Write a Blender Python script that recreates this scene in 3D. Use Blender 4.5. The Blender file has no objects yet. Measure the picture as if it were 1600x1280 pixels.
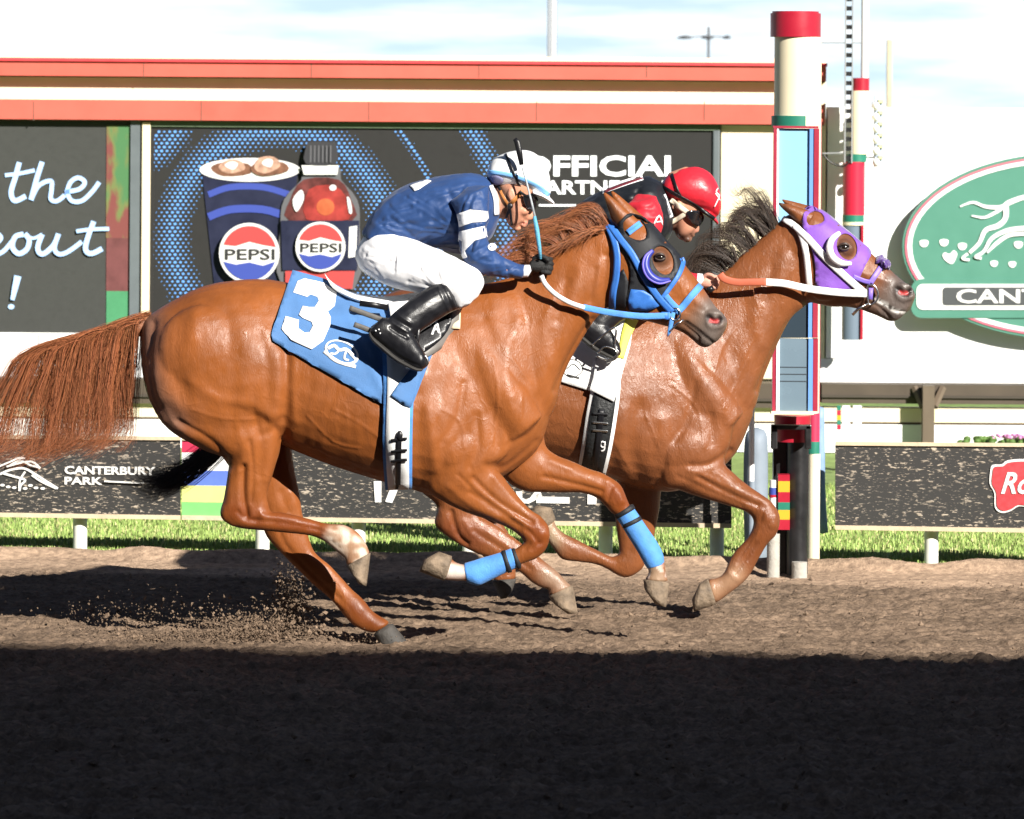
import bpy, bmesh, math, random
import numpy as np
from mathutils import Vector, Matrix
from mathutils.bvhtree import BVHTree
from mathutils.geometry import delaunay_2d_cdt

random.seed(7); rng = np.random.default_rng(7)
scene = bpy.context.scene
col = scene.collection
R = math.radians

# ------------------------------------------------------------------ camera, sky, sun, exposure
CAM_H = 2.2            # lens height above the track (m)
FPX = 8360.0           # focal length in pixels of the 1600 px wide photograph
HOR = 174.0            # horizon row
ROLL = 0.007
SUN_AZ, SUN_EL = R(34), R(28)     # azimuth to the right of straight-behind-the-camera

cam_d = bpy.data.cameras.new('camera'); cam = bpy.data.objects.new('camera', cam_d); col.objects.link(cam)
cam_d.sensor_width = 36.0; cam_d.lens = FPX / 1600 * 36.0
cam_d.shift_y = -(640 - HOR) / 1600
cam_d.clip_start = 0.5; cam_d.clip_end = 6000
cam.matrix_world = Matrix.Translation((0, 0, CAM_H)) @ Matrix.Rotation(R(90), 4, 'X') @ Matrix.Rotation(ROLL, 4, 'Z')
cam_d.dof.use_dof = True; cam_d.dof.focus_distance = 22.3; cam_d.dof.aperture_fstop = 9.0
scene.camera = cam

world = bpy.data.worlds.new('World'); scene.world = world; world.use_nodes = True
wn, wl = world.node_tree.nodes, world.node_tree.links
for n in list(wn): wn.remove(n)
def N(t, **k):
    n = wn.new(t)
    for a, b in k.items(): setattr(n, a, b)
    return n
sky = N('ShaderNodeTexSky', sky_type='NISHITA', sun_disc=False, sun_elevation=SUN_EL,
        sun_rotation=math.pi - SUN_AZ, altitude=300, air_density=.42, dust_density=.3, ozone_density=1.0)
tc = N('ShaderNodeTexCoord'); sep = N('ShaderNodeSeparateXYZ'); wl.new(tc.outputs['Generated'], sep.inputs[0])
# thin bright summer cloud: a layer seen edge-on, so cover thickens evenly towards the horizon all round
mp = N('ShaderNodeMapping'); mp.inputs['Scale'].default_value = (7, 7, 60); wl.new(tc.outputs['Generated'], mp.inputs[0])
ns = N('ShaderNodeTexNoise'); ns.inputs['Scale'].default_value = 2.2; ns.inputs['Detail'].default_value = 7; ns.inputs['Roughness'].default_value = .55
wl.new(mp.outputs[0], ns.inputs['Vector'])
rmp = N('ShaderNodeMapRange'); rmp.inputs[1].default_value = .36; rmp.inputs[2].default_value = .60; wl.new(ns.outputs['Fac'], rmp.inputs[0])
alt = N('ShaderNodeMapRange'); alt.inputs[1].default_value = 0.0; alt.inputs[2].default_value = .12
alt.inputs[3].default_value = 1.0; alt.inputs[4].default_value = .03; wl.new(sep.outputs['Z'], alt.inputs[0])
cov = N('ShaderNodeMath', operation='MULTIPLY'); wl.new(rmp.outputs[0], cov.inputs[0]); wl.new(alt.outputs[0], cov.inputs[1])
hz = N('ShaderNodeMapRange'); hz.inputs[1].default_value = 0.0; hz.inputs[2].default_value = .10; hz.inputs[3].default_value = .95; hz.inputs[4].default_value = 0.0; wl.new(sep.outputs['Z'], hz.inputs[0])
bg1 = N('ShaderNodeBackground'); bg1.inputs['Strength'].default_value = 0.05; wl.new(sky.outputs[0], bg1.inputs[0])
bg2 = N('ShaderNodeBackground'); bg2.inputs['Color'].default_value = (.95, .98, 1, 1); bg2.inputs['Strength'].default_value = .72
bg3 = N('ShaderNodeBackground'); bg3.inputs['Color'].default_value = (.66, .86, 1, 1); bg3.inputs['Strength'].default_value = .56      # pale summer haze low in the sky
mh = N('ShaderNodeMixShader'); wl.new(hz.outputs[0], mh.inputs[0]); wl.new(bg1.outputs[0], mh.inputs[1]); wl.new(bg3.outputs[0], mh.inputs[2])
mx = N('ShaderNodeMixShader'); wl.new(cov.outputs[0], mx.inputs[0]); wl.new(mh.outputs[0], mx.inputs[1]); wl.new(bg2.outputs[0], mx.inputs[2])
wo = N('ShaderNodeOutputWorld'); wl.new(mx.outputs[0], wo.inputs[0])

sun_d = bpy.data.lights.new('sun', 'SUN'); sun_d.energy = 5.0; sun_d.angle = R(0.55); sun_d.color = (1.0, .95, .87)
sun = bpy.data.objects.new('sun', sun_d); col.objects.link(sun)
SUN = Vector((math.sin(SUN_AZ) * math.cos(SUN_EL), -math.cos(SUN_AZ) * math.cos(SUN_EL), math.sin(SUN_EL)))
sun.rotation_euler = SUN.to_track_quat('Z', 'Y').to_euler()
vs = scene.view_settings
vs.view_transform = 'Standard'; vs.look = 'None'; vs.gamma = 1; vs.use_curve_mapping = False; vs.exposure = 1.0
scene.cycles.max_bounces = 6; scene.cycles.use_denoising = True

# ------------------------------------------------------------------ pixel <-> place
RT = np.array([math.cos(ROLL), 0, math.sin(ROLL)]); UP = np.array([-math.sin(ROLL), 0, math.cos(ROLL)])
CAM = np.array([0, 0, CAM_H])
def P(px, py, Y):
    u = (px - 800) / FPX; v = -(py - HOR) / FPX
    return CAM + Y * (np.array([0, 1, 0]) + u * RT + v * UP)
def proj(co):
    d = co - CAM; Y = d[:, 1]
    return np.stack([800 + FPX * (d @ RT) / Y, HOR - FPX * (d @ UP) / Y], 1)
def ground_y(px, py):                        # distance at which a pixel meets the ground
    v = -(py - HOR) / FPX; u = (px - 800) / FPX
    return -CAM_H / (u * RT[2] + v * UP[2])

# ------------------------------------------------------------------ objects
def tag(o, label, cat, group=None, kind=None):
    if label: o['label'] = label
    if cat: o['category'] = cat
    if group: o['group'] = group
    if kind: o['kind'] = kind
    return o
def thing(name, loc, label, cat, group=None):
    o = bpy.data.objects.new(name, None); o.empty_display_size = .1; o.location = loc; col.objects.link(o)
    return tag(o, label, cat, group)
def put(o, parent):
    if parent is not None:
        o.parent = parent
        p = parent; off = Vector((0, 0, 0))
        while p is not None: off += p.location; p = p.parent if p.type == 'EMPTY' else None
        if parent.type == 'EMPTY': o.matrix_parent_inverse = Matrix.Translation(-Vector(parent.location))
        else:
            o.matrix_parent_inverse = Matrix.Identity(4)
            root = parent.parent
            # parent mesh sits at world identity (its own inverse cancels the empty), so identity is right
    return o
def mk(name, verts, faces, mat, parent=None, smooth=True, colors=None):
    me = bpy.data.meshes.new(name)
    if isinstance(verts, np.ndarray): verts = verts.tolist()
    if isinstance(faces, np.ndarray): faces = faces.tolist()
    me.from_pydata(verts, [], faces); me.update()
    if smooth and len(me.polygons): me.polygons.foreach_set('use_smooth', [True] * len(me.polygons))
    if colors is not None:
        a = me.color_attributes.new('Col', 'FLOAT_COLOR', 'POINT')
        c = np.ones((len(verts), 4), np.float32); c[:, :3] = colors
        a.data.foreach_set('color', c.ravel())
    o = bpy.data.objects.new(name, me); col.objects.link(o)
    if mat: me.materials.append(mat)
    return put(o, parent)
class MB:                                    # collects shapes into one mesh
    def __init__(s): s.v = []; s.f = []
    def add(s, v, f):
        n = len(s.v); s.v += [tuple(map(float, q)) for q in v]; s.f += [tuple(int(i) + n for i in q) for q in f]; return s
    def box(s, lo, hi, bev=0.0):
        x0, y0, z0 = lo; x1, y1, z1 = hi
        if bev <= 0:
            v = [(x0,y0,z0),(x1,y0,z0),(x1,y1,z0),(x0,y1,z0),(x0,y0,z1),(x1,y0,z1),(x1,y1,z1),(x0,y1,z1)]
            return s.add(v, [(3,2,1,0),(4,5,6,7),(0,1,5,4),(1,2,6,5),(2,3,7,6),(3,0,4,7)])
        bm = bmesh.new(); bmesh.ops.create_cube(bm, size=1)
        for q in bm.verts: q.co = Vector(((x0+x1)/2+q.co.x*(x1-x0), (y0+y1)/2+q.co.y*(y1-y0), (z0+z1)/2+q.co.z*(z1-z0)))
        bmesh.ops.bevel(bm, geom=bm.edges[:], offset=bev, segments=2, affect='EDGES', profile=.6)
        bm.verts.index_update(); s.add([q.co for q in bm.verts], [[q.index for q in f.verts] for f in bm.faces]); bm.free(); return s
    def tube(s, pts, rad, n=8, caps=True, flat=1.0):
        v, f = tube(pts, rad, n, caps, flat); return s.add(v, f)
    def cyl(s, base, top, r0, r1=None, n=24):
        return s.tube([base, top], [r0, r1 if r1 is not None else r0], n)
    def build(s, name, mat, parent=None, smooth=False): return mk(name, s.v, s.f, mat, parent, smooth)
def tube(pts, rad, n=8, caps=True, flat=1.0):
    pts = [np.array(p, float) for p in pts]; m = len(pts)
    if not hasattr(rad, '__len__'): rad = [rad] * m
    v = []; f = []; ref = None
    for i in range(m):
        t = pts[min(i+1, m-1)] - pts[max(i-1, 0)]; t = t / (np.linalg.norm(t) + 1e-12)
        if ref is None:
            ref = np.array([0, 1., 0]) if abs(t[1]) < .9 else np.array([1., 0, 0])
        a = ref - t * (ref @ t); a /= np.linalg.norm(a) + 1e-12; b = np.cross(t, a); ref = a
        for k in range(n):
            th = 2 * math.pi * k / n
            v.append(pts[i] + rad[i] * (a * math.cos(th) * flat + b * math.sin(th)))
    for i in range(m - 1):
        for k in range(n):
            f.append((i*n+k, i*n+(k+1) % n, (i+1)*n+(k+1) % n, (i+1)*n+k))
    if caps: f.append(tuple(range(n-1, -1, -1))); f.append(tuple((m-1)*n+k for k in range(n)))
    return v, f
def catmull(a, sub):
    a = np.asarray(a, float); m = len(a); out = []
    for i in range(m - 1):
        p0 = a[max(i-1, 0)]; p1 = a[i]; p2 = a[i+1]; p3 = a[min(i+2, m-1)]
        for j in range(sub):
            t = j / sub
            out.append(.5 * (2*p1 + (p2-p0)*t + (2*p0-5*p1+4*p2-p3)*t*t + (3*p1-p0-3*p2+p3)*t**3))
    out.append(a[-1]); return np.array(out)

# ------------------------------------------------------------------ materials
MATS = {}
def mat(name, base=(.5,.5,.5), rough=.6, spec=.4, metal=0.0, var=0.0, vscale=8.0, bump=0.0, bscale=60.0, vcol=False,
        emit=None, emit_s=0.0, sheen=0.0, coat=0.0, stretch=(1,1,1), trans=0.0, bump2=0.0, b2scale=12.0, aniso=0.0):
    if name in MATS: return MATS[name]
    m = bpy.data.materials.new(name); m.use_nodes = True; nt = m.node_tree; nd = nt.nodes; lk = nt.links
    b = nd['Principled BSDF']
    b.inputs['Base Color'].default_value = (*base, 1); b.inputs['Roughness'].default_value = rough
    b.inputs['Specular IOR Level'].default_value = spec; b.inputs['Metallic'].default_value = metal
    b.inputs['Sheen Weight'].default_value = sheen; b.inputs['Coat Weight'].default_value = coat; b.inputs['Coat Roughness'].default_value = .12
    b.inputs['Anisotropic'].default_value = aniso
    if trans: b.inputs['Transmission Weight'].default_value = trans
    if emit: b.inputs['Emission Color'].default_value = (*emit, 1); b.inputs['Emission Strength'].default_value = emit_s
    t = nd.new('ShaderNodeTexCoord'); mpn = nd.new('ShaderNodeMapping'); mpn.inputs['Scale'].default_value = stretch
    lk.new(t.outputs['Object'], mpn.inputs[0])
    src = None
    if vcol:
        a = nd.new('ShaderNodeVertexColor'); a.layer_name = 'Col'; src = a.outputs[0]
    if var:
        n = nd.new('ShaderNodeTexNoise'); n.inputs['Scale'].default_value = vscale; n.inputs['Detail'].default_value = 6; n.inputs['Roughness'].default_value = .6
        lk.new(mpn.outputs[0], n.inputs['Vector'])
        r = nd.new('ShaderNodeMapRange'); r.inputs[1].default_value = .3; r.inputs[2].default_value = .7
        r.inputs[3].default_value = 1 - var; r.inputs[4].default_value = 1 + var; lk.new(n.outputs['Fac'], r.inputs[0])
        h = nd.new('ShaderNodeHueSaturation'); lk.new(r.outputs[0], h.inputs['Value'])
        if src is not None: lk.new(src, h.inputs['Color'])
        else: h.inputs['Color'].default_value = (*base, 1)
        src = h.outputs[0]
        rr = nd.new('ShaderNodeMapRange'); rr.inputs[1].default_value = .3; rr.inputs[2].default_value = .7
        rr.inputs[3].default_value = max(.02, rough - .08); rr.inputs[4].default_value = min(1, rough + .08)
        lk.new(n.outputs['Fac'], rr.inputs[0]); lk.new(rr.outputs[0], b.inputs['Roughness'])
    if src is not None: lk.new(src, b.inputs['Base Color'])
    prev = None
    for st, sc_, det in ((bump2, b2scale, 3), (bump, bscale, 4)):
        if st:
            n = nd.new('ShaderNodeTexNoise'); n.inputs['Scale'].default_value = sc_; n.inputs['Detail'].default_value = det
            lk.new(mpn.outputs[0], n.inputs['Vector'])
            bp = nd.new('ShaderNodeBump'); bp.inputs['Strength'].default_value = min(1, st); bp.inputs['Distance'].default_value = .01
            lk.new(n.outputs['Fac'], bp.inputs['Height'])
            if prev is not None: lk.new(prev, bp.inputs['Normal'])
            prev = bp.outputs[0]
    if prev is not None: lk.new(prev, b.inputs['Normal'])
    MATS[name] = m; return m
def srgb(r, g, b, k=1.0):
    f = lambda c: ((c/255+.055)/1.055)**2.4 if c > 10 else c/255/12.92
    return (min(1, f(r)*k), min(1, f(g)*k), min(1, f(b)*k))

# ------------------------------------------------------------------ sculpting tools
def loft(secs, Y, n=22, sub=4, ex=1.0):
    """Sections (ax,ay,bx,by,half width,offset in depth[,egg]): two outline pixels at depth Y+offset and a real half width."""
    s = np.array([list(q) + [0.0] * (7 - len(q)) for q in secs], float)
    s = catmull(s, sub); v = []; f = []; m = len(s)
    th = np.linspace(0, 2*math.pi, n, endpoint=False); ct, st = np.cos(th), np.sin(th)
    se = np.sign(st) * np.abs(st) ** ex; ce = np.sign(ct) * np.abs(ct) ** ex
    for q in s:
        A = P(q[0], q[1], Y + q[5]); B = P(q[2], q[3], Y + q[5]); c = (A+B)/2; d = (A-B)/2
        w = q[4] * se * (1 + q[6] * ce)
        ring = c[None] + ce[:, None] * d[None]; ring[:, 1] += w
        v += ring.tolist()
    for i in range(m-1):
        for k in range(n):
            f.append((i*n+k, i*n+(k+1) % n, (i+1)*n+(k+1) % n, (i+1)*n+k))
    for i, sg in ((0, -1), (m-1, 1)):
        ring = np.array(v[i*n:(i+1)*n]); c = ring.mean(0); j = 1 if i == 0 else m-2
        c2 = np.array(v[j*n:(j+1)*n]).mean(0); dd = c - c2; dd = dd/(np.linalg.norm(dd)+1e-9)
        rad = np.linalg.norm(ring - c, axis=1).min(); cid = len(v); v.append((c + dd*rad*.45).tolist())
        for k in range(n):
            a, b2 = i*n+k, i*n+(k+1) % n
            f.append((b2, a, cid) if sg < 0 else (a, b2, cid))
    return v, f
def ellipsoid(px, py, Y, rx, ry, rz, rot=0.0, n=14):
    c = P(px, py, Y); v = []; f = []
    for i in range(n+1):
        ph = math.pi*i/n
        for k in range(2*n):
            th = math.pi*k/n
            x, y, z = rx*math.sin(ph)*math.cos(th), ry*math.sin(ph)*math.sin(th), rz*math.cos(ph)
            v.append((c[0]+x*math.cos(rot)-z*math.sin(rot), c[1]+y, c[2]+x*math.sin(rot)+z*math.cos(rot)))
    for i in range(n):
        for k in range(2*n):
            f.append((i*2*n+k, i*2*n+(k+1) % (2*n), (i+1)*2*n+(k+1) % (2*n), (i+1)*2*n+k))
    return v, f
def fuse(shapes, voxel, smooth_it=4, fac=.5):
    mb = MB()
    for v, f in shapes: mb.add(v, f)
    me = bpy.data.meshes.new('tmp'); me.from_pydata(mb.v, [], mb.f); me.update()
    bm = bmesh.new(); bm.from_mesh(me); bmesh.ops.remove_doubles(bm, verts=bm.verts[:], dist=1e-6)
    bmesh.ops.recalc_face_normals(bm, faces=bm.faces[:]); bm.to_mesh(me); bm.free()
    o = bpy.data.objects.new('tmp', me); col.objects.link(o)
    r = o.modifiers.new('r', 'REMESH'); r.mode = 'VOXEL'; r.voxel_size = voxel
    s = o.modifiers.new('s', 'SMOOTH'); s.factor = fac; s.iterations = smooth_it
    dg = bpy.context.evaluated_depsgraph_get(); dg.update()
    e = bpy.data.meshes.new_from_object(o.evaluated_get(dg))
    nv = len(e.vertices); co = np.empty(nv*3, np.float32); e.vertices.foreach_get('co', co); co = co.reshape(-1, 3).astype(float)
    faces = [tuple(p.vertices) for p in e.polygons]
    bpy.data.objects.remove(o); bpy.data.meshes.remove(me); bpy.data.meshes.remove(e)
    return co, faces
def normals(co, faces):
    q = np.array([f if len(f) == 4 else (*f, f[-1]) for f in faces]); n = np.cross(co[q[:, 2]]-co[q[:, 0]], co[q[:, 3]]-co[q[:, 1]])
    out = np.zeros_like(co)
    for k in range(4):
        for a in range(3): out[:, a] += np.bincount(q[:, k], n[:, a], len(co))
    return out / (np.linalg.norm(out, axis=1, keepdims=True) + 1e-12)
def dist_poly(uv, pts):
    pts = np.asarray(pts, float); d = np.full(len(uv), 1e9)
    if len(pts) == 1: return np.linalg.norm(uv-pts[0], axis=1)
    for a, b in zip(pts[:-1], pts[1:]):
        ab = b-a; t = np.clip(((uv-a) @ ab)/(ab @ ab+1e-9), 0, 1)
        d = np.minimum(d, np.linalg.norm(uv-(a+t[:, None]*ab), axis=1))
    return d
def sculpt(co, faces, strokes, Yc):
    """strokes: (pixel polyline, radius px, mm outwards, depth from, depth to) on the side that faces the camera"""
    if not len(strokes): return co
    nr = normals(co, faces); uv = proj(co); yr = co[:, 1]-Yc; dsp = np.zeros(len(co)); fc = np.clip(-nr[:, 1]*2.5, 0, 1)
    for st in strokes:
        pts, r, mm = st[:3]; lo, hi = st[3:5] if len(st) > 3 else (-9, 0)
        pts = np.asarray(catmull(pts, 3) if len(pts) > 2 else pts, float)
        a, b = pts.min(0)-3*r, pts.max(0)+3*r
        i = np.nonzero((uv[:, 0] > a[0]) & (uv[:, 0] < b[0]) & (uv[:, 1] > a[1]) & (uv[:, 1] < b[1]) & (yr > lo) & (yr < hi))[0]
        if len(i): dsp[i] += np.exp(-(dist_poly(uv[i], pts)/r)**2)*mm/1000
    return co + nr*(dsp*fc)[:, None]
def paint(colr, co, pts, r, c, Yc, lo=-9, hi=9, k=1.0, power=2):
    uv = proj(co); yr = co[:, 1]-Yc
    w = np.exp(-(dist_poly(uv, pts)/r)**power)*k*((yr > lo) & (yr < hi))
    return colr*(1-w[:, None]) + np.array(c)*w[:, None]
def vnoise(x, y, z, seed=0):
    """value noise on arrays, 0..1"""
    def h(i, j, k):
        n = (i*374761393 + j*668265263 + k*2147483647 + seed*1013904223).astype(np.int64)
        n = (n ^ (n >> 13))*1274126177; n = n ^ (n >> 16); return (n & 0xffff)/65535.0
    xi, yi, zi = [np.floor(q).astype(np.int64) for q in (x, y, z)]
    xf, yf, zf = x-xi, y-yi, z-zi; xf, yf, zf = [q*q*(3-2*q) for q in (xf, yf, zf)]
    r = 0
    for a in (0, 1):
        for b in (0, 1):
            for c in (0, 1):
                r = r + h(xi+a, yi+b, zi+c)*(xf if a else 1-xf)*(yf if b else 1-yf)*(zf if c else 1-zf)
    return r
def bvh(co, faces): return BVHTree.FromPolygons([tuple(c) for c in co], faces)
def inside(pt, poly):
    x, y = pt; r = False; j = len(poly)-1
    for i in range(len(poly)):
        xi, yi = poly[i]; xj, yj = poly[j]
        if (yi > y) != (yj > y) and x < (xj-xi)*(y-yi)/(yj-yi+1e-12)+xi: r = not r
        j = i
    return r
def densify(poly, step, closed=True):
    out = []; n = len(poly)
    for i in range(n if closed else n-1):
        a = np.array(poly[i], float); b = np.array(poly[(i+1) % n], float); k = max(1, int(np.linalg.norm(b-a)/step))
        out += [tuple(a+(b-a)*t/k) for t in range(k)]
    if not closed: out.append(tuple(poly[-1]))
    return out
def smooth_loop(poly, sub=4):
    p = list(poly); q = catmull([p[-1]]+p+[p[0], p[1]], sub); return [tuple(z) for z in q[sub:-sub-1]]
def fill(outer, holes=(), step=6.0):
    loops = [densify(outer, step)]+[densify(h, step) for h in holes]
    pts = []; ed = []
    for L in loops:
        n0 = len(pts); pts += L; ed += [(n0+i, n0+(i+1) % len(L)) for i in range(len(L))]
    xs = [p[0] for p in outer]; ys = [p[1] for p in outer]
    allb = np.array(pts)
    for i, x in enumerate(np.arange(min(xs)+step/2, max(xs), step)):
        for y in np.arange(min(ys)+step/2+(step/2 if i % 2 else 0), max(ys), step):
            if inside((x, y), outer) and not any(inside((x, y), h) for h in holes):
                if np.min(np.hypot(allb[:, 0]-x, allb[:, 1]-y)) > step*.45: pts.append((x, y))
    vc, ec, fc, *_ = delaunay_2d_cdt([Vector(p) for p in pts], ed, [], 0, 1e-5)
    fs = []
    for f in fc:
        c = sum((vc[i] for i in f), Vector((0, 0)))/len(f)
        if inside(c, outer) and not any(inside(c, h) for h in holes): fs.append(tuple(f))
    return [tuple(v) for v in vc], fs
def drape(uv, tree, Yc, off, fallback=0.0, relax=0, faces=None, maxdepth=None):
    """carry pixel points onto a surface along the line of sight, `off` metres proud of it"""
    out = []; hit = []
    o = Vector(CAM)
    for (x, y) in uv:
        t = Vector(P(x, y, Yc)); d = (t-o).normalized(); loc, nr, idx, ds = tree.ray_cast(o, d)
        if loc is None or (maxdepth is not None and loc.y > Yc+maxdepth): out.append(P(x, y, Yc+fallback)); hit.append(False)
        else: out.append(np.array(loc-d*off*1.0)); hit.append(True)
    out = np.array(out)
    if relax and faces:
        nb = [set() for _ in out]
        for f in faces:
            for i in range(len(f)): nb[f[i]].add(f[i-1]); nb[f[i-1]].add(f[i])
        nb = [list(q) for q in nb]; Y0 = out[:, 1].copy(); Y = Y0.copy(); hit = np.array(hit)
        for _ in range(relax):
            A = np.array([Y[q].mean() if q else Y[i] for i, q in enumerate(nb)])
            Y = np.where(hit, np.minimum(A, Y0), A)
        out = np.array([P(uv[i][0], uv[i][1], Y[i]) for i in range(len(uv))])
    return out
def thicken(o, t, offset=0.0):
    m = o.modifiers.new('thickness', 'SOLIDIFY'); m.thickness = t; m.offset = offset; return o
def face_cam(v, fs):
    """turn triangles so that they look at the camera"""
    v = np.asarray(v); out = []
    for f in fs:
        n = np.cross(v[f[1]]-v[f[0]], v[f[2]]-v[f[0]])
        out.append(tuple(f) if n[1] < 0 else tuple(reversed(f)))
    return out
def far_copy(name, v, fs, m, parent, t, Yc):
    w = np.array(v); w[:, 1] = 2*Yc-w[:, 1]; thicken(mk(name, w, [tuple(reversed(f)) for f in fs], m, parent), t, 1.0)
def patch(name, outer, tree, Yc, off, m, parent, holes=(), step=6.0, t=.003, fallback=0.0, relax=0, maxdepth=None, mirror=False):
    uv, fs = fill(outer, holes, step); v = drape(uv, tree, Yc, off, fallback, relax, fs, maxdepth); fs = face_cam(v, fs)
    o = mk(name, v, fs, m, parent); thicken(o, t, 1.0)
    if mirror: far_copy(name, v, fs, m, parent, t, Yc)
    return o
def ribbon(name, pts, width, tree, Yc, off, m, parent, t=.003, sub=5, fallback=0.0, maxdepth=None, mirror=False, relax=0):
    """a strap: pixel path, width in pixels (number or list)"""
    w = np.asarray(width if hasattr(width, '__len__') else [width]*len(pts), float)
    q = catmull(np.column_stack([np.asarray(pts, float), w]), sub); uv = []; fs = []
    for i in range(len(q)):
        d = q[min(i+1, len(q)-1), :2]-q[max(i-1, 0), :2]; d /= np.linalg.norm(d)+1e-9; n = np.array([-d[1], d[0]])
        for s_ in (-.5, -.17, .17, .5): uv.append(tuple(q[i, :2]+n*q[i, 2]*s_))
    for i in range(len(q)-1):
        for k in range(3): fs.append((i*4+k, i*4+k+1, i*4+5+k, i*4+4+k))
    v = drape(uv, tree, Yc, off, fallback, relax, fs, maxdepth); fs = face_cam(v, fs)
    o = mk(name, v, fs, m, parent); thicken(o, t, 1.0)
    if mirror: far_copy(name, v, fs, m, parent, t, Yc)
    return o
def hair(name, strands, m, parent, rad=.0016, c0=(.2,.06,.02), cvar=.35, n=3):
    """strands: list of (k,3) arrays; thin tapering three-sided hairs, one mesh"""
    V = []; F = []; C = []; b = 0; th = np.arange(n)*2*math.pi/n
    for s in strands:
        k = len(s); cc = np.array(c0)*(1+rng.uniform(-cvar, cvar)); cc = cc*(1+rng.uniform(-.12, .12, 3)*.6); r = rad*rng.uniform(.6, 1.3)*np.linspace(1, .2, k)**.8
        t = np.gradient(s, axis=0); t /= np.linalg.norm(t, axis=1, keepdims=True)+1e-12
        a = np.array([0, 1., 0])-t*t[:, 1:2]; a /= np.linalg.norm(a, axis=1, keepdims=True)+1e-9; c = np.cross(t, a)
        v = s[:, None]+r[:, None, None]*(a[:, None]*np.cos(th)[None, :, None]+c[:, None]*np.sin(th)[None, :, None])
        i = np.arange(k-1)[:, None]*n+b; j = np.arange(n)[None]; j2 = (j+1) % n
        F.append(np.stack([i+j, i+j2, i+n+j2, i+n+j], -1).reshape(-1, 4)); V.append(v.reshape(-1, 3)); C.append(np.repeat(cc[None], k*n, 0)); b += k*n
    return mk(name, np.concatenate(V), np.concatenate(F), m, parent, True, np.concatenate(C))

# ------------------------------------------------------------------ horses
def coat(name, wet, vein):
    """short hair over skin: painted colour, sweat-streaked gloss, lie of the hair, raised veins and fine skin folds"""
    m = mat(name, rough=.46, spec=.28+.12*wet, vcol=True, var=.12, vscale=9); nt = m.node_tree; nd = nt.nodes; lk = nt.links; b = nd['Principled BSDF']
    t = nd.new('ShaderNodeTexCoord')
    def mp(sc, rot=(0, 0, 0)):
        q = nd.new('ShaderNodeMapping'); q.inputs['Scale'].default_value = sc; q.inputs['Rotation'].default_value = rot; lk.new(t.outputs['Object'], q.inputs[0]); return q.outputs[0]
    def nz(v, s_, d=3, ro=.5, dist=0.0):
        q = nd.new('ShaderNodeTexNoise'); q.inputs['Scale'].default_value = s_; q.inputs['Detail'].default_value = d; q.inputs['Roughness'].default_value = ro; q.inputs['Distortion'].default_value = dist; lk.new(v, q.inputs['Vector']); return q.outputs['Fac']
    def rng_(x, a, c, lo, hi):
        q = nd.new('ShaderNodeMapRange'); q.inputs[1].default_value = a; q.inputs[2].default_value = c; q.inputs[3].default_value = lo; q.inputs[4].default_value = hi; lk.new(x, q.inputs[0]); return q.outputs[0]
    streak = nz(mp((1, 1, .35), (0, .5, 0)), 22, 6, .65, .6)
    lk.new(rng_(streak, .38, .66, .56-.10*wet, .30-.06*wet), b.inputs['Roughness'])
    hairn = nz(mp((1, 1, .22), (0, .7, 0)), 330, 2); fold = nz(mp((1, 1, .45), (0, .35, 0)), 46, 5, .62, 1.2)
    wv = nd.new('ShaderNodeTexNoise'); wv.inputs['Scale'].default_value = 7; lk.new(t.outputs['Object'], wv.inputs['Vector'])
    va = nd.new('ShaderNodeVectorMath'); va.operation = 'MULTIPLY_ADD'; va.inputs[1].default_value = (.22, .22, .22); lk.new(wv.outputs['Color'], va.inputs[0]); lk.new(t.outputs['Object'], va.inputs[2])
    vo = nd.new('ShaderNodeTexVoronoi'); vo.feature = 'DISTANCE_TO_EDGE'; vo.inputs['Scale'].default_value = 6.5; lk.new(va.outputs[0], vo.inputs['Vector'])
    vn = rng_(vo.outputs['Distance'], .0, .06, 1.0, 0.0); msk = rng_(nz(mp((1, 1, 1)), 4.5, 2), .46, .68, 0, 1)
    mu = nd.new('ShaderNodeMath'); mu.operation = 'MULTIPLY'; lk.new(vn, mu.inputs[0]); lk.new(msk, mu.inputs[1])
    prev = None
    for h, st, ds in ((mu.outputs[0], .13*vein, .010), (fold, .15+.24*wet, .009), (hairn, .35, .003)):
        bp = nd.new('ShaderNodeBump'); bp.inputs['Strength'].default_value = st; bp.inputs['Distance'].default_value = ds; lk.new(h, bp.inputs['Height'])
        if prev is not None: lk.new(prev, bp.inputs['Normal'])
        prev = bp.outputs[0]
    lk.new(prev, b.inputs['Normal']); return m
coat1 = coat('chestnut_coat', .25, .8); coat2 = coat('bay_coat', 1.0, .9)
hoof_m = mat('hoof_horn', (.17, .125, .085), rough=.75, var=.5, vscale=24, bump=.6, bscale=60)
hoof_d = mat('dark_hoof_horn', (.05, .045, .04), rough=.7, var=.35, vscale=30, bump=.3, bscale=90)
eye_m = mat('horse_eye', (.012, .007, .004), rough=.06, spec=.9, coat=1.0)
nost_m = mat('nostril_lining', (.45, .06, .05), rough=.35, var=.3, vscale=60)
hairm = mat('horse_hair', rough=.38, spec=.45, vcol=True)
blue_tack = mat('blue_tack', (.04, .16, .52), rough=.45, spec=.4, var=.12, vscale=25, bump=.15, bscale=300)
bandage_m = mat('blue_bandage', (.07, .24, .60), rough=.7, sheen=.1, var=.22, vscale=16, bump=.22, bscale=220, bump2=.3, b2scale=26)
black_m = mat('black_fabric', (.012, .013, .016), rough=.6, var=.25, vscale=15, bump=.2, bscale=300)
steel = mat('steel', (.6, .6, .58), rough=.22, metal=1.0)
white_tack = mat('white_tack', (.78, .78, .77), rough=.5, var=.06, vscale=20, bump=.12, bscale=200)

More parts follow.
